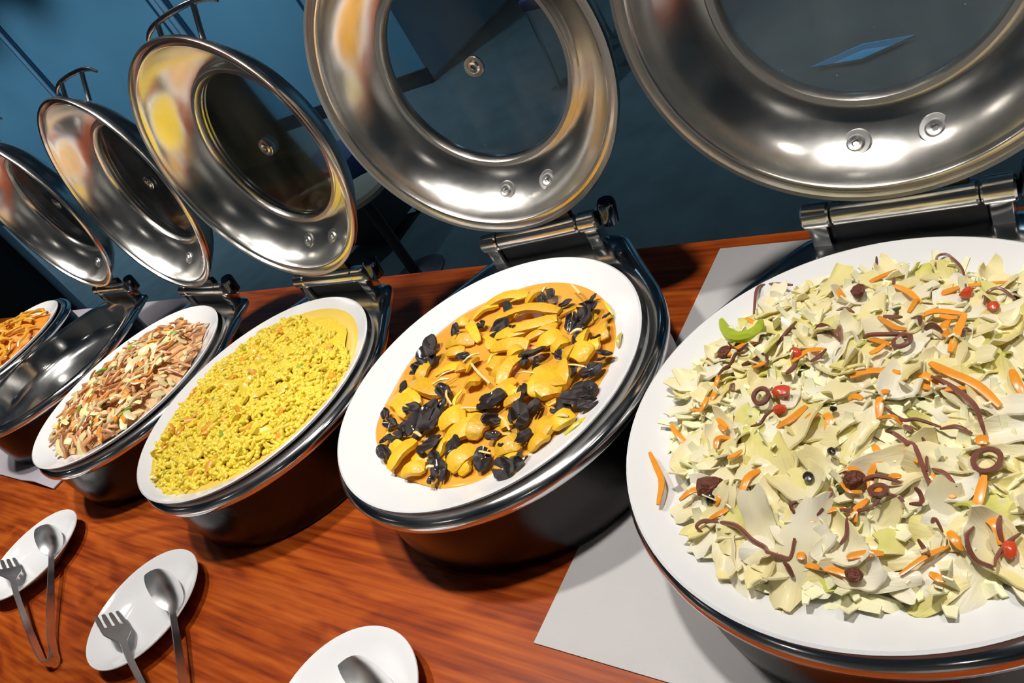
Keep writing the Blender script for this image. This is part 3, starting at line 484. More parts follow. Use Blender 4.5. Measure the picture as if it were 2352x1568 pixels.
def chafer(x, y, yaw, ang, label, lid=True, z0=0.0):
    e = empty('chafing_dish', (x, y, z0), yaw); tag(e, label, 'chafing dish', 'chafing dishes in a row on the table')
    obj('pan', cmesh('pan', BODY, 'steel') if lid else cmesh('pan|round', PAN_ROUND, 'steel'), 'steel', e)
    obj('outer_body', cmesh('outer_body', BASE, 'dark_gloss'), 'dark_gloss', e)
    if not lid: return e
    hy, hz = 0.226, 0.146
    tb = lambda x0, x1, r: xf(lathe([(0, 0), (r - 0.002, 0), (r, 0.002), (r, x1 - x0 - 0.002), (r - 0.002, x1 - x0), (0, x1 - x0)], 24), Matrix.Translation((x0, hy, hz)) @ Matrix.Rotation(PI / 2, 4, 'Y'))
    obj('hinge_bar', cmesh('hinge_bar', lambda: tb(-0.062, 0.062, 0.0125), 'lid_steel'), 'lid_steel', e)
    for s in (-1, 1):
        obj('hinge_knuckle', cmesh('hinge_knuckle|%d' % s, lambda: tb(*((0.0635, 0.090) if s > 0 else (-0.090, -0.0635)), 0.0130), 'lid_steel'), 'lid_steel', e)
        obj('hinge_lug', cmesh('hinge_lug|%d' % s, lambda: box(s * 0.077 - 0.009, s * 0.077 + 0.009, hy - 0.010, hy + 0.012, 0.108, hz, 0.002), 'steel'), 'steel', e)
    obj('hinge_plate', cmesh('hinge_plate', lambda: join(box(-0.066, 0.066, hy - 0.004, hy + 0.014, 0.110, hz - 0.006, 0.002), box(-0.055, 0.055, hy + 0.000, hy + 0.010, hz, hz + 0.022, 0.002)), 'black'), 'black', e)
    obj('hinge_damper', cmesh('hinge_damper', lambda: xf(lathe([(0, 0), (0.010, 0), (0.012, 0.002), (0.012, 0.030), (0.010, 0.033), (0, 0.033)], 24), Matrix.Translation((0.099, hy + 0.006, hz - 0.012)) @ Matrix.Rotation(0.25, 4, 'Y')), 'dark_steel'), 'dark_steel', e)
    ld = obj('lid', cmesh('lid', LID, 'lid_steel'), 'lid_steel', e, loc=(0, 0.209 + math.cos(ang) * 0.198, 0.165 + math.sin(ang) * 0.198), rot=(ang, 0, 0))
    obj('window_ring', cmesh('window_ring', RING, 'lid_steel'), 'lid_steel', ld)
    gm = 'hazy_glass' if 'nearest' in label else 'glass'; obj('glass_pane', cmesh('glass_pane|' + gm, PANE, gm), gm, ld)
    obj('knob_screw', cmesh('washer', WASH, 'lid_steel'), 'lid_steel', ld, loc=(0, 0, -0.0585))
    for s in (-1, 1):
        obj('bolt', cmesh('bolt', lambda: xf(WASH, Matrix.Scale(1.0, 4)), 'tong_steel'), 'tong_steel', ld, loc=(s * 0.033, -0.1595, -0.0435), rot=(math.radians(-38), 0, 0))
    hd = obj('handle', cmesh('handle', lambda: tube([(-0.098, 0.199, -0.064), (-0.080, 0.207, -0.064), (-0.050, 0.212, -0.064), (0, 0.214, -0.064), (0.050, 0.212, -0.064), (0.080, 0.207, -0.064), (0.098, 0.199, -0.064)], 0.0042, 10, 24, 0.8, 0.4), 'steel'), 'steel', ld)
    for s in (-1, 1):
        obj('handle_post', cmesh('handle_post|%d' % s, lambda: tube([(s * 0.048, 0.166, -0.044), (s * 0.049, 0.190, -0.054), (s * 0.050, 0.212, -0.064)], 0.0040, 10, 8), 'steel'), 'steel', hd)
    return e
AX, BX, CX, DX, EX, FX = (-0.187, 0.419), (-0.616, 0.454), (-1.047, 0.410), (-1.478, 0.420), (-1.950, 0.462), (-2.405, 0.503)
chafer(*AX, 0.045, 1.466, 'chafing dish of the lettuce salad, nearest the camera, glass lid raised', z0=0.002)
chafer(*BX, 0.118, 1.502, 'chafing dish of the pumpkin and black fungus, glass lid raised', z0=0.002)
chafer(*CX, 0.002, 1.525, 'chafing dish of the yellow fried rice, lid raised with carrying handle on top')
chafer(*DX, -0.065, 1.487, 'chafing dish of the brown meat stir-fry, lid raised, next to the empty one')
chafer(*EX, -0.03, 1.555, 'empty chafing dish without a plate, its bare steel pan showing', z0=0.0048)
chafer(*FX, 0.0, 1.5, 'lidless steel dish of the orange pasta at the far left end', lid=False, z0=0.0048)

# ================================================================== LARGE PLATES
PLATE = mesh('large_plate', lathe([(0, 0.1030), (0.122, 0.1030), (0.142, 0.1060), (0.160, 0.1110), (0.180, 0.1175), (0.196, 0.1250), (0.1990, 0.1262), (0.2012, 0.1250), (0.2005, 0.1222), (0.196, 0.1190), (0.180, 0.1120), (0.150, 0.1010), (0.122, 0.0970), (0, 0.0970)], 128))
PLATE.materials.append(MT['china'])
for c, lab, dz in ((AX, 'large round white plate heaped with lettuce salad', 0.0), (BX, 'large round white plate holding pumpkin in amber sauce', 0), (CX, 'large round white plate full of yellow fried rice', 0), (DX, 'large round white plate of brown meat stir-fry', 0), (FX, 'large white plate of orange pasta at the left edge', 0.003)):
    pl = obj('large_plate', PLATE, 'china', loc=(c[0], c[1], dz)); k_ = 0.975 if c is BX else 1.0; pl.scale = (k_, k_, 1)
    tag(pl, lab, 'plate', 'large white plates in the chafing dishes')

# ================================================================== SALAD
def where(x, y, R=0.17):
    """Where on its plate a piece lies, as the picture shows it."""
    s, t = 0.76 * x + 0.449 * y, 0.709 * y; s /= R * 0.80; t /= R * 0.70
    if math.hypot(s, t) < 0.36: return 'in the middle'
    w = ('upper ' if t > 0.35 else 'lower ' if t < -0.35 else '') + ('left' if s < -0.35 else 'right' if s > 0.35 else '')
    w = {'upper ': 'top', 'lower ': 'bottom', '': 'middle'}.get(w, w)
    return ('near the ' if math.hypot(s, t) < 0.8 else 'at the very ') + w + ' edge'
def big(s, lo, hi): return 'small ' if s < lo else 'large ' if s > hi else ''
def heap_a(r): return 0.111 + 0.034 * max(0.0, 1 - (r / 0.172) ** 2) ** 0.8
def mound(name, c, fn, R, mat, label, catg, amp=0.003, nz=3, edge=0.06, seed=0, rings=22, n=72):
    """A bumpy heap with a ragged edge: fn(r) gives its height."""
    ph = [random.Random(seed + i).uniform(0, 6.28) for i in range(8)]; prof = []
    V, F = [], []
    for i in range(rings + 1):
        for k in range(n):
            a = 2 * PI * k / n; t = i / rings
            rr = R * t * (1 + edge * t * (0.6 * math.sin(5 * a + ph[0]) + 0.4 * math.sin(11 * a + ph[1]) + 0.3 * math.sin(17 * a + ph[2])))
            x, y = rr * math.cos(a), rr * math.sin(a)
            b = amp * (math.sin(x * 95 + ph[3]) * math.sin(y * 105 + ph[4]) + 0.7 * math.sin(x * 180 + y * 60 + ph[5]) * math.sin(y * 190 + ph[6])) * (1 - t ** 6)
            V.append((x, y, fn(R * t) + b))
    for i in range(rings):
        for k in range(n):
            k2 = (k + 1) % n; F.append((i * n + k, (i + 1) * n + k, (i + 1) * n + k2, i * n + k2))
    o = obj(name, (V, F), mat, loc=(c[0], c[1], 0)); tag(o, label, catg, kind='stuff'); return o
mound('lettuce_heap', AX, lambda r: heap_a(r) - 0.006 if r < 0.15 else max(0.1075, heap_a(r) - 0.006), 0.158, 'lettuce_bed', 'pale yellow heap of finely cut lettuce inside the salad', 'salad')

def lettuce_variant(s):
    R = random.Random(100 + s); L = R.uniform(0.038, 0.066); W = R.uniform(0.014, 0.032); c1 = R.uniform(-6, 9); c2 = R.choice((-1, 1)) * R.uniform(8, 42); tw = R.uniform(-0.4, 0.4); ph = [R.uniform(0, 6.28) for _ in range(6)]; sk = R.uniform(-0.3, 0.3)
    def fn(u, v):
        a, b = u - 0.5, v - 0.5
        wob = 1 + 0.10 * math.sin(6 * u + ph[0]) + 0.05 * math.sin(14 * u + ph[1]); taper = (1 - abs(2 * a) ** 5 * 0.45)
        x = L * a * (1 + 0.05 * math.sin(5 * v + ph[2])) + sk * W * b; y = W * b * wob * taper + 0.10 * L * math.sin(2.2 * u + ph[5])
        z = c1 * x * x + c2 * (W * b) ** 2 + tw * x * b * 0.5 + 0.0026 * math.sin(130 * x + ph[3] + 60 * y) * (0.35 + abs(b) * 1.5) + 0.0012 * math.sin(330 * x + ph[4]) * abs(2 * b) ** 2
        return (x, y, z)
    return mesh('lettuce_piece', sheet(14, 8, fn, 0.0015))
LVW = [(lambda R: (R.uniform(0.038, 0.066), R.uniform(0.014, 0.032))[1])(random.Random(100 + s)) for s in range(18)]
LV = [lettuce_variant(s) for s in range(18)]
for m_ in LV: m_.materials.append(MT['lettuce'])
def scatter_pose(x, y, z, tilt, rng, out=None):
    n = Vector((rng.gauss(0, tilt), rng.gauss(0, tilt), 1)).normalized(); q = n.to_track_quat('Z', 'Y') @ Matrix.Rotation(rng.uniform(0, 6.28), 3, 'Z').to_quaternion(); return q
RL = random.Random(5)
i = 0
while i < 300:
    r = 0.163 * math.sqrt(RL.random()) if i < 250 else RL.uniform(0.135, 0.165); a = RL.uniform(0, 2 * PI); x, y = r * math.cos(a), r * math.sin(a)
    if r > 0.128 and any(math.hypot(x - sx, y - sy) < 0.036 for sx, sy in STRAY): continue
    sl = (heap_a(r + 0.004) - heap_a(max(0, r - 0.004))) / 0.008
    nrm = Vector((-sl * math.cos(a) + RL.gauss(0, 0.14), -sl * math.sin(a) + RL.gauss(0, 0.14), 1)).normalized()
    q = nrm.to_track_quat('Z', 'Y') @ Matrix.Rotation(RL.uniform(0, 6.28), 3, 'Z').to_quaternion()
    o = obj('lettuce_piece', LV[i % 18], 'lettuce'); o.rotation_mode = 'QUATERNION'; o.rotation_quaternion = q
    o.location = (AX[0] + x, AX[1] + y, heap_a(r) + RL.uniform(-0.002, 0.006) + (0.004 if r > 0.14 else 0)); s = RL.uniform(0.75, 1.25) * (0.85 if r > 0.15 else 1); o.scale = (s, s, s)
    tag(o, 'pale %s%s lettuce piece %s of the salad' % (big(s, 0.85, 1.1), 'narrow' if LVW[i % 18] < 0.022 else 'broad', where(x, y)), 'lettuce', 'cut lettuce of the salad'); i += 1
SHV, SHF = [], []
for k in range(1150):
    a = RL.uniform(0, 6.28); r = 0.166 * math.sqrt(RL.random()); L_ = RL.uniform(0.010, 0.022); W_ = RL.uniform(0.0025, 0.0055); c_ = RL.uniform(-30, 40); p0 = RL.uniform(0, 6.28)
    if any(math.hypot(r * math.cos(a) - sx, r * math.sin(a) - sy) < 0.026 for sx, sy in STRAY): continue
    v, f = sheet(5, 3, lambda u, v: ((2 * u - 1) * L_, (2 * v - 1) * W_ * (1 - 0.4 * abs(2 * u - 1) ** 3), c_ * ((2 * u - 1) * L_) ** 2 + 0.001 * math.sin(6 * u + p0)), 0.0012)
    sl = (heap_a(r + 0.004) - heap_a(max(0, r - 0.004))) / 0.008
    nn = Vector((-sl * math.cos(a) + RL.gauss(0, 0.3), -sl * math.sin(a) + RL.gauss(0, 0.3), 1)).normalized()
    M_ = Matrix.Translation((r * math.cos(a), r * math.sin(a), heap_a(r) + RL.uniform(-0.004, 0.001))) @ (nn.to_track_quat('Z', 'Y') @ Matrix.Rotation(RL.uniform(0, 6.28), 3, 'Z').to_quaternion()).to_matrix().to_4x4()
    n = len(SHV); SHV += [tuple(M_ @ Vector(p)) for p in v]; SHF += [tuple(i_ + n for i_ in q_) for q_ in f]
tag(obj('fine_lettuce', (SHV, SHF), 'lettuce_fine', loc=(AX[0], AX[1], 0)), 'fine cream lettuce shreds filling the gaps of the salad', 'lettuce', kind='stuff')
for k, P in enumerate(STRINGS):
    wd = random.Random(k).uniform(0.0011, 0.0021)
    Q = [(p[0], p[1], p[2] + 0.0075 + 0.003 * math.sin(2.1 * j + k)) for j, p in enumerate(P)]
    o = obj('onion_string', tube(Q, wd, 6, max(8, 5 * (len(P) - 1)), random.Random(k + 9).uniform(0.6, 1.6), 0.5), 'onion', loc=(AX[0], AX[1], 0))
    if len(P) > 8: tag(o, 'longest curling brown onion string near the front left of the salad', 'onion string', 'brown onion strings on the salad')
    elif k == 0: tag(o, 'thin brown onion string hooking over the back left edge of the salad', 'onion string', 'brown onion strings on the salad')
    else: tag(o, 'thin purple-brown onion string %s of the lettuce salad' % where(P[len(P) // 2][0], P[len(P) // 2][1]), 'onion string', 'brown onion strings on the salad')
for k, (p, r) in enumerate(RINGS):
    P = [(p[0] + r * math.cos(t * PI / 8) , p[1] + r * math.sin(t * PI / 8) * 1.05, p[2] + 0.009 + 0.002 * math.sin(t * PI / 8 + k)) for t in range(16)]
    V, F = tube([Vector(v) for v in P] , 0.0019, 6, 0, 1.2, smoothpath=False, cap=False); n = 6; F += [(15 * n + j, j, (j + 1) % n, 15 * n + (j + 1) % n) for j in range(n)]
    tag(obj('onion_ring', (V, F), 'onion', loc=(AX[0], AX[1], 0)), 'small closed brown onion ring %s of the lettuce salad' % where(p[0], p[1]), 'onion ring', 'onion rings on the salad')
def strip(P, wd, flat=0.45, taper=0.45, n=6): return tube(P, wd, n, max(6, 4 * (len(P) - 1)), flat, taper)
RK = random.Random(77)
for k in range(34):
    a = RK.uniform(0, 6.28); r = 0.150 * math.sqrt(RK.random()); d = RK.uniform(0, 6.28); L_ = RK.uniform(0.007, 0.020); x, y = r * math.cos(a), r * math.sin(a); z = heap_a(r) + 0.004
    CARROTS.append(([(x - L_ * math.cos(d), y - L_ * math.sin(d), z), (x + RK.uniform(-1, 1) * 0.004, y + RK.uniform(-1, 1) * 0.004, z + 0.003), (x + L_ * math.cos(d), y + L_ * math.sin(d), z)], RK.uniform(0.0022, 0.0042)))
for k, (P, wd) in enumerate(CARROTS):
    Q = [(p[0], p[1], p[2] + 0.0055 + 0.0015 * math.sin(1.7 * j + k)) for j, p in enumerate(P)]
    o = obj('carrot_shred', strip(Q, wd * 0.85), 'carrot', loc=(AX[0], AX[1], 0))
    tag(o, 'widest orange carrot shred, curving across the middle right of the salad' if k == 0 else 'orange carrot shred %s of the lettuce salad' % where(P[0][0], P[0][1]), 'carrot shred', 'carrot shreds in the salad')
tag(obj('carrot_shred', strip([(x, y, 0.1245 - 0.002 * j * 0) for j, (x, y) in enumerate(STRAY)], 0.0030, 0.5), 'carrot', loc=(AX[0], AX[1], 0)), 'lone orange carrot shred lying on the bare white rim of the salad plate', 'carrot shred', 'carrot shreds in the salad')
for k, (p, r, kind) in enumerate(BITS):
    o = obj({'raisin': 'raisin', 'olive': 'olive_piece', 'pepper': 'pepper_piece'}[kind], blob(r * 0.8, 9, 6, 0.16, (1.15, 0.95, 0.75), k), kind, loc=(AX[0] + p[0], AX[1] + p[1], p[2] + 0.007), rot=(0, 0, k))
    tag(o, ({'raisin': 'wrinkled dark brown raisin', 'olive': 'tiny black olive scrap', 'pepper': 'small glossy red pepper piece'}[kind] + ' %s of the lettuce salad' % where(p[0], p[1])) if k else 'largest wrinkled brown raisin near the left edge of the salad', {'raisin': 'raisin', 'olive': 'olive', 'pepper': 'pepper'}[kind], kind + ' bits on the salad')
tag(obj('celery_slice', tube([(p[0], p[1], p[2] + 0.010) for p in CRESCENT], 0.0060, 8, 20, 0.9, 0.6), 'celery', loc=(AX[0], AX[1], 0)), 'bright green celery crescent at the back left of the salad', 'celery')

# ================================================================== PUMPKIN AND BLACK FUNGUS
def sauce_r(a): return 0.160 + 0.011 * math.cos(a - 0.6) + 0.0025 * math.sin(5 * a + 1) + 0.0015 * math.sin(9 * a)
tag(obj('amber_sauce', lathe([(0, 0.1130), (0.08, 0.1130), (0.150, 0.1130), (0.158, 0.1127), (0.1605, 0.1112), (0.156, 0.1085), (0.14, 0.106), (0, 0.1045)], 96, lambda a, r: r * (1 + (sauce_r(a) / 0.160 - 1) * (r / 0.16))), 'sauce', loc=(BX[0], BX[1], 0)), 'glossy amber sauce pooled under the pumpkin and fungus', 'sauce', kind='stuff')
RB = random.Random(21)
def tilted(vf, P, ang):
    """Roll a slice about its own length so one cut edge stands proud."""
    c = (Vector(P[0]) + Vector(P[2])) / 2; d = (Vector(P[2]) - Vector(P[0])).normalized()
    return xf(vf, Matrix.Translation(c) @ Matrix.Rotation(ang, 4, d) @ Matrix.Translation(-c))
for k in range(22):
    a = RB.uniform(0, 6.28); r = 0.138 * math.sqrt(RB.random()); d = RB.uniform(0, 6.28); L_ = RB.uniform(0.012, 0.026)
    PUMPKIN.append((r * math.cos(a) - L_ * math.cos(d), r * math.sin(a) - L_ * math.sin(d), r * math.cos(a) + L_ * math.cos(d), r * math.sin(a) + L_ * math.sin(d), RB.uniform(0.006, 0.010)))
for k, (x1, y1, x2, y2, wd) in enumerate(PUMPKIN):
    m1 = Vector(((x1 + x2) / 2, (y1 + y2) / 2)); dn = Vector((-(y2 - y1), x2 - x1)); bend = RB.uniform(-0.12, 0.12); z = (0.1155 if k < 48 else 0.1130) + RB.uniform(0, 0.007) + 0.003 * (1 - min(1, m1.length / 0.14))
    P = [(x1, y1, z - 0.001), (m1.x + dn.x * bend, m1.y + dn.y * bend, z + 0.003), (x2, y2, z - 0.001)]
    rad = lambda t, wd=wd: (0.88 if wd < 0.016 else 0.82) * wd * math.sqrt(max(0.35, 1 - (2 * t - 1) ** 8)) * (0.80 + 0.35 * t)
    tag(obj('pumpkin_slice', tilted(tube(P, rad, 8, 6, RB.uniform(0.34, 0.48), sq=0.30), P, RB.uniform(-0.35, 0.35)), 'pumpkin', loc=(BX[0], BX[1], 0)), 'largest rounded pumpkin slice, right of the middle of its plate' if k == 11 else '%sglossy yellow-orange pumpkin slice %s of the amber sauce' % (big(wd, 0.0075, 0.0115), where(m1.x, m1.y)), 'pumpkin', 'pumpkin slices in sauce')
def fungus_variant(s):
    R = random.Random(300 + s); ph = [R.uniform(0, 6.28) for _ in range(5)]; cup = R.uniform(0.25, 0.75); el = R.uniform(0.55, 0.95)
    def fn(u, v):
        a = u * 2 * PI * 0.93; r = 0.12 + 0.88 * v
        rr = r * (1 + 0.14 * math.sin(2 * a + ph[0]) * v + 0.05 * math.sin(5 * a + ph[1]) * v)
        x, y = rr * math.cos(a), rr * math.sin(a) * el
        return (x, y, cup * r * r * (0.6 + 0.5 * math.sin(a + ph[2])) + 0.07 * v * math.sin(4 * a + ph[3]) + 0.25)
    return mesh('black_fungus', sheet(18, 6, fn, 0.30))
FV = [fungus_variant(s) for s in range(9)]
for m_ in FV: m_.materials.append(MT['fungus'])
for k, (x, y, s) in enumerate(FUNGUS):
    o = obj('black_fungus', FV[k % 9], 'fungus', loc=(BX[0] + x, BX[1] + y, 0.1185 + RB.uniform(0, 0.003)), rot=(RB.gauss(0, 0.3), RB.gauss(0, 0.3), RB.uniform(0, 6.28))); s *= 1.18; o.scale = (s, s, s * 0.75)
    tag(o, '%scurled black fungus piece %s of the pumpkin plate' % (big(s, 0.0078, 0.0115), where(x, y)), 'black fungus', 'black fungus among the pumpkin')
for k, (x1, y1, x2, y2, wd) in enumerate(GINGER):
    P = [(x1, y1, 0.1265), ((x1 + x2) / 2 + RB.uniform(-1, 1) * 0.002, (y1 + y2) / 2 + RB.uniform(-1, 1) * 0.002, 0.1285), (x2, y2, 0.1260)]
    tag(obj('ginger_strip', tube(P, wd * 0.55 + 0.0004, 6, 6, 0.8, 0.2), 'ginger', loc=(BX[0], BX[1], 0)), 'pale cream ginger strip %s of the pumpkin plate' % where(x1, y1), 'ginger', 'ginger strips on the pumpkin')
for k, (x1, y1, x2, y2, wd) in enumerate(LEEK):
    P = [(x1, y1, 0.1180), ((x1 + x2) / 2 + RB.uniform(-1, 1) * 0.003, (y1 + y2) / 2 + RB.uniform(-1, 1) * 0.003, 0.1220), (x2, y2, 0.1180)]
    tag(obj('leek_strip', tube(P, wd * 0.6, 8, 8, 0.6, 0.3), 'leek', loc=(BX[0], BX[1], 0)), 'yellow-green leek strip %s of the pumpkin dish' % where(x1, y1), 'leek', 'leek strips in the pumpkin dish')

# ================================================================== YELLOW FRIED RICE
def heap_c(r): return 0.1105 + 0.026 * max(0.0, 1 - (r / 0.19) ** 3.2) ** 0.8
def lump(x, y): return 0.0030 * (math.sin(90 * x + 1) * math.sin(80 * y) + 0.6 * math.sin(150 * x + 60 * y) * math.cos(140 * y - 50 * x))
def rice_r(a): return 0.176 + 0.006 * math.sin(3 * a + 1) + 0.004 * math.sin(7 * a) + 0.003 * math.sin(13 * a + 2) - 0.034 * max(0, math.cos(a - 1.15)) ** 4
def rice_h(x, y):
    r = math.hypot(x, y); a = math.atan2(y, x); return heap_c(r * 0.19 / (rice_r(a) + 0.010)) + lump(x, y) * (1 if r < 0.16 else 0.5)
mound('rice_heap', CX, lambda r: heap_c(r * 1.02) - 0.005, 0.162, 'rice_bed', 'solid yellow core of the heap of fried rice', 'rice', 0.003, edge=0.02, seed=4)
tag(obj('egg_film', lathe([(0, 0.1080), (0.13, 0.1100), (0.165, 0.1150), (0.180, 0.1185), (0.182, 0.1180), (0.17, 0.113), (0.14, 0.106), (0, 0.1045)], 72), 'egg_film', loc=(CX[0], CX[1], 0)), 'thin smooth pale yellow egg layer at the back edge of the rice plate', 'egg', kind='stuff')
RG = random.Random(8); GV, GF = [], []
def grain(L, r):
    prof = [(0, -L / 2)] + [(r * s, L * z) for s, z in ((0.7, -0.38), (1.0, -0.1), (0.95, 0.15), (0.65, 0.4))] + [(0, L / 2)]
    return lathe(prof, 6)
GR = [grain(RG.uniform(0.011, 0.021), RG.uniform(0.0024, 0.0040)) for _ in range(10)]
for k in range(4600):
    a = RG.uniform(0, 2 * PI); r = rice_r(a) * math.sqrt(RG.random()); x, y = r * math.cos(a), r * math.sin(a)
    dv = Vector((RG.gauss(0, 1), RG.gauss(0, 1), RG.gauss(0, 0.55))).normalized()
    M_ = Matrix.Translation((x, y, rice_h(x, y) + RG.uniform(-0.002, 0.002))) @ dv.to_track_quat('Z', 'Y').to_matrix().to_4x4()
    v, f = GR[k % 10]; n = len(GV); GV += [tuple(M_ @ Vector(p)) for p in v]; GF += [tuple(i + n for i in q) for q in f]
me = bpy.data.meshes.new('rice_grains'); me.from_pydata(GV, [], GF); me.update()
for p in me.polygons: p.use_smooth = True
tag(obj('rice_grains', me, 'rice', loc=(CX[0], CX[1], 0)), 'bright yellow fried rice grains heaped on the plate', 'rice', kind='stuff')
EM = [mesh('egg_curd', blob(0.0085, 10, 6, 0.22, (1.3, 0.85, 0.5), 40 + s)) for s in range(7)]
CB = [mesh('carrot_dice', blob(0.0070, 8, 5, 0.18, (1.4, 0.8, 0.6), 60 + s)) for s in range(5)]
for m_ in EM: m_.materials.append(MT['egg'])
for m_ in CB: m_.materials.append(MT['carrot_bit'])
SB = [mesh('scallion_bit', blob(0.0050, 8, 5, 0.2, (1.3, 0.7, 0.5), 80 + s)) for s in range(3)]
for m_ in SB: m_.materials.append(MT['scallion'])
for k in range(150):
    a = RG.uniform(0, 2 * PI); r = (rice_r(a) - 0.008) * math.sqrt(RG.random()); x, y = r * math.cos(a), r * math.sin(a)
    if k < 95: nm, mm, mt, lb, ct = 'egg_curd', EM[k % 7], 'egg', 'soft yellow egg curd mixed into the fried rice', 'egg'
    elif k < 132: nm, mm, mt, lb, ct = 'carrot_dice', CB[k % 5], 'carrot_bit', 'small orange carrot piece mixed into the fried rice', 'carrot'
    else: nm, mm, mt, lb, ct = 'scallion_bit', SB[k % 3], 'scallion', 'small green scallion bit mixed into the fried rice', 'scallion'
    o = obj(nm, mm, mt, loc=(CX[0] + x, CX[1] + y, rice_h(x, y) + 0.0015), rot=(RG.gauss(0, 0.4), RG.gauss(0, 0.4), RG.uniform(0, 6.28))); s = RG.uniform(0.7, 1.25); o.scale = (s, s, s)
    tag(o, big(s, 0.85, 1.08) + lb + ' ' + where(x, y), ct, ct + ' pieces in the fried rice')

# ================================================================== MEAT STIR-FRY
def heap_d(r): return 0.1095 + 0.030 * max(0.0, 1 - (r / 0.178) ** 2.4) ** 0.85
mound('stirfry_heap', DX, lambda r: heap_d(r * 1.03) - 0.004, 0.160, 'stirfry_bed', 'brown sauced core of the meat stir-fry heap', 'stir-fry', 0.003, seed=7, edge=0.04)
RD = random.Random(33)
def strand(seed, L, wd, flat):
    R = random.Random(seed); P = [(-L / 2, 0, 0), (-L / 6, R.uniform(-1, 1) * L * 0.14, R.uniform(0, 1) * L * 0.12), (L / 6, R.uniform(-1, 1) * L * 0.14, R.uniform(0, 1) * L * 0.12), (L / 2, 0, 0)]
    return tube(P, wd, 6, 6, flat, 0.35)
MV = [mesh('meat_strip', strand(s, RD.uniform(0.024, 0.046), RD.uniform(0.0024, 0.0042), 0.75)) for s in range(9)]
CV = [mesh('cabbage_strip', strand(50 + s, RD.uniform(0.018, 0.040), RD.uniform(0.0038, 0.0085), 0.35)) for s in range(9)]
KV = [mesh('carrot_strip', strand(90 + s, RD.uniform(0.022, 0.040), RD.uniform(0.0034, 0.0060), 0.5)) for s in range(4)]
SV = [mesh('scallion_slice', strand(130 + s, RD.uniform(0.018, 0.028), RD.uniform(0.0036, 0.0050), 0.6)) for s in range(3)]
for ms, mt in ((MV, 'meat'), (CV, 'cabbage'), (KV, 'carrot'), (SV, 'scallion')):
    for m_ in ms: m_.materials.append(MT[mt])
def lay(c, R, fn, k, rng, nm, ms, mt, lb, ct, gp, dz=0.003, tilt=0.30):
    a = rng.uniform(0, 2 * PI); r = R * math.sqrt(rng.random()); x, y = r * math.cos(a), r * math.sin(a); sl = (fn(r + 0.004) - fn(max(0, r - 0.004))) / 0.008
    n = Vector((-sl * math.cos(a) + rng.gauss(0, tilt), -sl * math.sin(a) + rng.gauss(0, tilt), 1)).normalized()
    o = obj(nm, ms[k % len(ms)], mt); o.rotation_mode = 'QUATERNION'; o.rotation_quaternion = n.to_track_quat('Z', 'Y') @ Matrix.Rotation(rng.uniform(0, 6.28), 3, 'Z').to_quaternion()
    o.location = (c[0] + x, c[1] + y, fn(r) + rng.uniform(-0.001, 0.003) + dz); s = rng.uniform(0.8, 1.2); o.scale = (s, s, s); tag(o, {'small ': 'short ', 'large ': 'long '}.get(big(s, 0.92, 1.08), '') + lb + ' ' + where(x, y), ct, gp); return o
for k in range(150): lay(DX, 0.160, heap_d, k, RD, 'meat_strip', MV, 'meat', 'brown meat strip in the stir-fry', 'meat', 'meat strips in the stir-fry')
for k in range(165): lay(DX, 0.165, heap_d, k, RD, 'cabbage_strip', CV, 'cabbage', 'cream cabbage strip in the meat stir-fry', 'cabbage', 'cabbage strips in the stir-fry')
for k in range(40): lay(DX, 0.158, heap_d, k, RD, 'carrot_strip', KV, 'carrot', 'orange carrot strip in the meat stir-fry', 'carrot', 'carrot strips in the stir-fry', 0.005)
for k in range(9): lay(DX, 0.150, heap_d, k, RD, 'scallion_slice', SV, 'scallion', 'green scallion slice in the meat stir-fry', 'scallion', 'scallion slices in the stir-fry', 0.007)

# ================================================================== ORANGE PASTA
def heap_f(r): return 0.1125 + 0.040 * max(0.0, 1 - (r / 0.178) ** 2.2) ** 0.85
mound('pasta_heap', FX, lambda r: heap_f(r * 1.03) - 0.004, 0.160, 'pasta_bed', 'orange sauced core of the pasta heap', 'pasta', 0.003, seed=12)
PV = [mesh('pasta_piece', strand(200 + s, RD.uniform(0.035, 0.055), RD.uniform(0.0045, 0.0065), 0.8)) for s in range(8)]
for m_ in PV: m_.materials.append(MT['pasta'])
for k in range(150): lay(FX, 0.162, heap_f, k, RD, 'pasta_piece', PV, 'pasta', 'orange sauced pasta piece on the far left plate', 'pasta', 'pasta pieces on the far left plate', 0.004, 0.22)

# ================================================================== SMALL PLATES AND TONGS
SP = mesh('side_plate', lathe([(0, 0.0080), (0.046, 0.0080), (0.058, 0.0110), (0.078, 0.0210), (0.0880, 0.0265), (0.0895, 0.0268), (0.0900, 0.0255), (0.0880, 0.0235), (0.066, 0.0110), (0.054, 0.0040), (0.050, 0.0), (0.044, 0.0), (0.044, 0.0040), (0, 0.0040)], 80))
SP.materials.append(MT['china'])
def ribbon(P, hgt, th, tilt, dish=None, segs=36):
    """Steel strip standing on edge along P; hgt(t) its breadth, leaning by tilt(t), bowl depth dish(t)."""
    def fn(u, v):
        p = cat(P, u); d = (cat(P, min(1, u + 0.01)) - cat(P, max(0, u - 0.01))).normalized(); s = d.cross(Vector((0, 0, 1))).normalized(); t = tilt(u)
        ax = Vector((0, 0, 1)) * math.cos(t) + s * math.sin(t); nn = d.cross(ax); b = 2 * v - 1
        return p + ax * (b * hgt(u) / 2) + nn * ((dish(u) if dish else 0) * (1 - b * b))
    return sheet(segs, 9, fn, th)
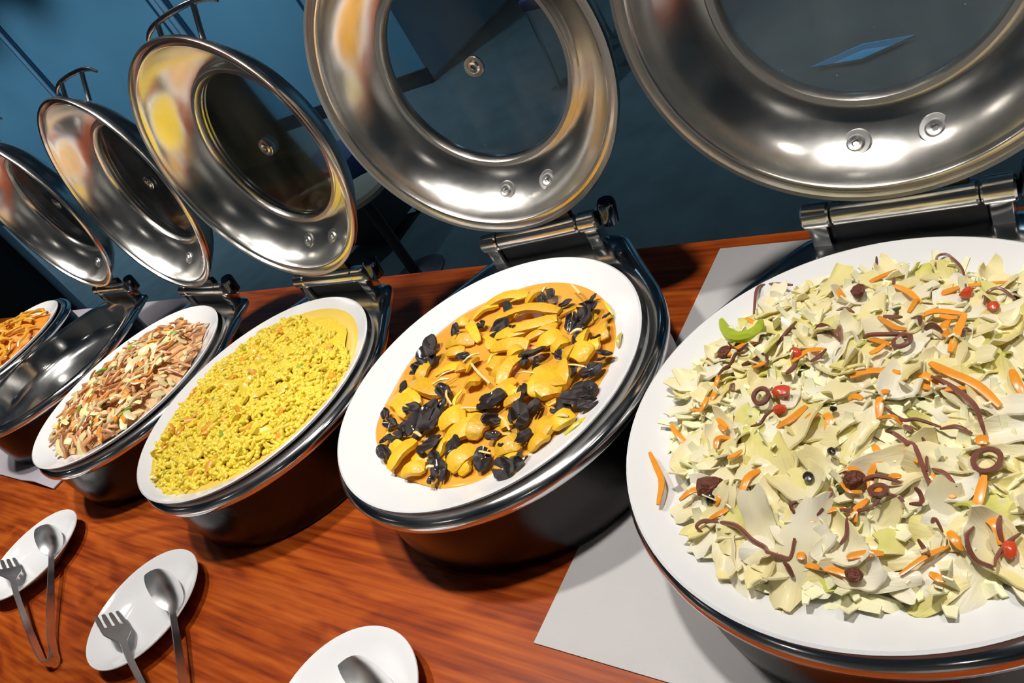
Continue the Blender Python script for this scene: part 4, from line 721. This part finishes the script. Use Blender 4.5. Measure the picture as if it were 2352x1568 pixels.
def tongs(px, py, label):
    e = empty('serving_tongs', (px, py, 0)); tag(e, label, 'tongs', 'serving tongs on small plates')
    J = (0.292, -0.112, 0.014)
    PF = [(-0.052, -0.028, 0.034), (-0.020, -0.036, 0.033), (0.020, -0.046, 0.031), (0.062, -0.060, 0.030), (0.150, -0.088, 0.022), (0.240, -0.113, 0.015), (0.283, -0.121, 0.014), J]
    PS = [(-0.014, 0.044, 0.034), (0.018, 0.034, 0.033), (0.055, 0.020, 0.032), (0.090, 0.002, 0.030), (0.160, -0.042, 0.022), (0.235, -0.086, 0.015), (0.280, -0.104, 0.014), J]
    sm = lambda a, b, t: max(0, min(1, (t - a) / (b - a))) ** 2 * (3 - 2 * max(0, min(1, (t - a) / (b - a))))
    headf = lambda t: 0.008 + 0.032 * math.sqrt(max(0.0, 1 - ((t - 0.17) / 0.22) ** 2)) if t < 0.39 else 0.008 + 0.006 * sm(0.42, 0.7, t)
    headf2 = lambda t: 0.034 if t < 0.20 else 0.034 - 0.026 * sm(0.20, 0.34, t) + 0.006 * sm(0.5, 0.75, t)
    tl = lambda t: 0.75 * (1 - sm(0.3, 0.75, t)) + 0.1
    fk = lambda t: headf2(0.16 + 0.84 * t)
    PF2 = [cat(PF, 0.16 + 0.84 * i / 10) for i in range(11)]
    obj('fork_arm', ribbon(PF2, fk, 0.0018, tl), 'tong_steel', e)
    d0 = (cat(PF, 0.03) - cat(PF, 0.0)).normalized(); s0 = d0.cross(Vector((0, 0, 1))).normalized(); ax = Vector((0, 0, 1)) * math.cos(0.85) + s0 * math.sin(0.85)
    for j in range(4):
        o_ = ax * (-0.0140 + 0.0093 * j)
        obj('tine', tube([cat(PF, 0.18) + o_, cat(PF, 0.10) + o_, cat(PF, 0.0) + o_ * 0.95], 0.0034, 6, 8, 0.4, 0.3, up=tuple(d0.cross(ax))), 'tong_steel', e)
    obj('spoon_arm', ribbon(PS, headf, 0.0018, tl, lambda t: -0.009 * math.sqrt(max(0.0, 1 - ((t - 0.17) / 0.22) ** 2)) if t < 0.39 else 0), 'tong_steel', e)
    obj('spring_bend', tube([(0.281, -0.122, 0.014), (0.293, -0.118, 0.014), (0.294, -0.108, 0.014), (0.279, -0.103, 0.014)], 0.0014, 8, 12, 6.0), 'tong_steel', e)
for (x, y), lp, lt in (((-1.507, 0.111), 'small white side plate farthest left, in front of the meat stir-fry', 'steel serving tongs on the farthest left small plate'), ((-1.083, 0.104), 'small white side plate in the middle, in front of the fried rice', 'steel serving tongs on the middle small plate'), ((-0.637, 0.089), 'small white side plate cut by the bottom edge of the picture', 'steel serving tongs on the bottom edge small plate, mostly out of view')):
    tag(obj('side_plate', SP, 'china', loc=(x, y, 0)), lp, 'plate', 'small side plates along the table front')
    tongs(x, y, lt)

# ================================================================== BEHIND THE TABLE
st = empty('round_stool', (-2.42, 1.80, FLOOR_Z)); tag(st, 'round beige topped stool standing behind the table', 'stool')
obj('seat', lathe([(0, 0.450), (0.10, 0.450), (0.122, 0.444), (0.130, 0.430), (0.126, 0.412), (0.10, 0.405), (0, 0.405)], 40), 'stool', st)
obj('column', lathe([(0, 0.405), (0.022, 0.405), (0.022, 0.02), (0, 0.02)], 20), 'black', st)
obj('foot_disc', lathe([(0, 0.022), (0.10, 0.018), (0.13, 0.006), (0.13, 0.0), (0, 0.0)], 36), 'black', st)
ot = empty('ottoman', (-2.92, 2.16, FLOOR_Z), 0.1); tag(ot, 'low navy blue ottoman beside the beige stool behind the table', 'ottoman')
obj('cushion', box(-0.19, 0.19, -0.17, 0.17, 0.32, 0.45, 0.03), 'navy', ot)
obj('frame', box(-0.18, 0.18, -0.16, 0.16, 0.06, 0.32, 0.006), 'black', ot)
for sx in (-1, 1):
    for sy in (-1, 1): obj('foot', lathe([(0, 0.062), (0.018, 0.062), (0.014, 0.0), (0, 0.0)], 12), 'dark_steel', ot, loc=(sx * 0.15, sy * 0.13, 0))
cb = empty('dark_cabinet', (-6.0, 1.25, FLOOR_Z)); tag(cb, 'low black cabinet with blue metal corner trim behind the far left end', 'cabinet')
obj('carcass', box(-1.2, 1.2, -0.25, 0.25, 0.06, 0.93, 0.006), 'black', cb)
obj('top', box(-1.23, 1.23, -0.28, 0.28, 0.93, 0.96, 0.006), 'wall_dark', cb)
obj('plinth', box(-1.15, 1.15, -0.22, 0.22, 0.0, 0.06), 'black', cb, smooth=False)
for k in range(3):
    dr = obj('cabinet_door', box(-1.18 + 0.79 * k, -0.41 + 0.79 * k, -0.268, -0.25, 0.09, 0.90, 0.004), 'black', cb)
    obj('door_handle', box(-0.46 + 0.79 * k, -0.445 + 0.79 * k, -0.29, -0.268, 0.5, 0.7, 0.003), 'steel', dr)
for y in (-0.24, 0.24): obj('corner_trim', box(1.19, 1.215, y - 0.02, y + 0.02, 0.06, 0.93, 0.004), 'wall_strip', cb)
def chair(x, y, rz, label):
    e = empty('side_chair', (x, y, FLOOR_Z), rz); tag(e, label, 'chair', 'chairs in the room behind')
    obj('seat', box(-0.21, 0.21, -0.21, 0.21, 0.41, 0.47, 0.018), 'navy', e)
    obj('backrest', xf(box(-0.20, 0.20, -0.025, 0.025, 0.0, 0.34, 0.02), Matrix.Translation((0, 0.22, 0.55)) @ Matrix.Rotation(-0.16, 4, 'X')), 'navy', e)
    for sx in (-1, 1):
        obj('leg', tube([(sx * 0.19, -0.19, 0.42), (sx * 0.195, -0.20, 0.2), (sx * 0.20, -0.21, 0.0)], 0.011, 8, 6), 'steel', e)
        obj('leg', tube([(sx * 0.19, 0.27, 0.85), (sx * 0.19, 0.21, 0.45), (sx * 0.20, 0.24, 0.0)], 0.011, 8, 10), 'steel', e)
chair(-2.20, 3.42, -0.3, 'navy chair with steel legs seen between the two nearest raised lids')
tr = obj('glint_shape', lathe([(0, 0.0), (0.10, 0.0), (0.13, 0.03), (0.14, 0.032), (0.138, 0.026), (0.108, 0.004), (0, 0.004)], 4), 'cyan', smooth=False, loc=(-0.86, 2.80, FLOOR_Z + 0.001), rot=(0, 0, 0.15)); tr.scale = (1.25, 0.42, 0.6)  # made-up shape in place of a cyan streak of reflected light
tag(tr, 'shape standing in for a light blue tray on the dark carpet, seen through the nearest glass lid', 'glint')
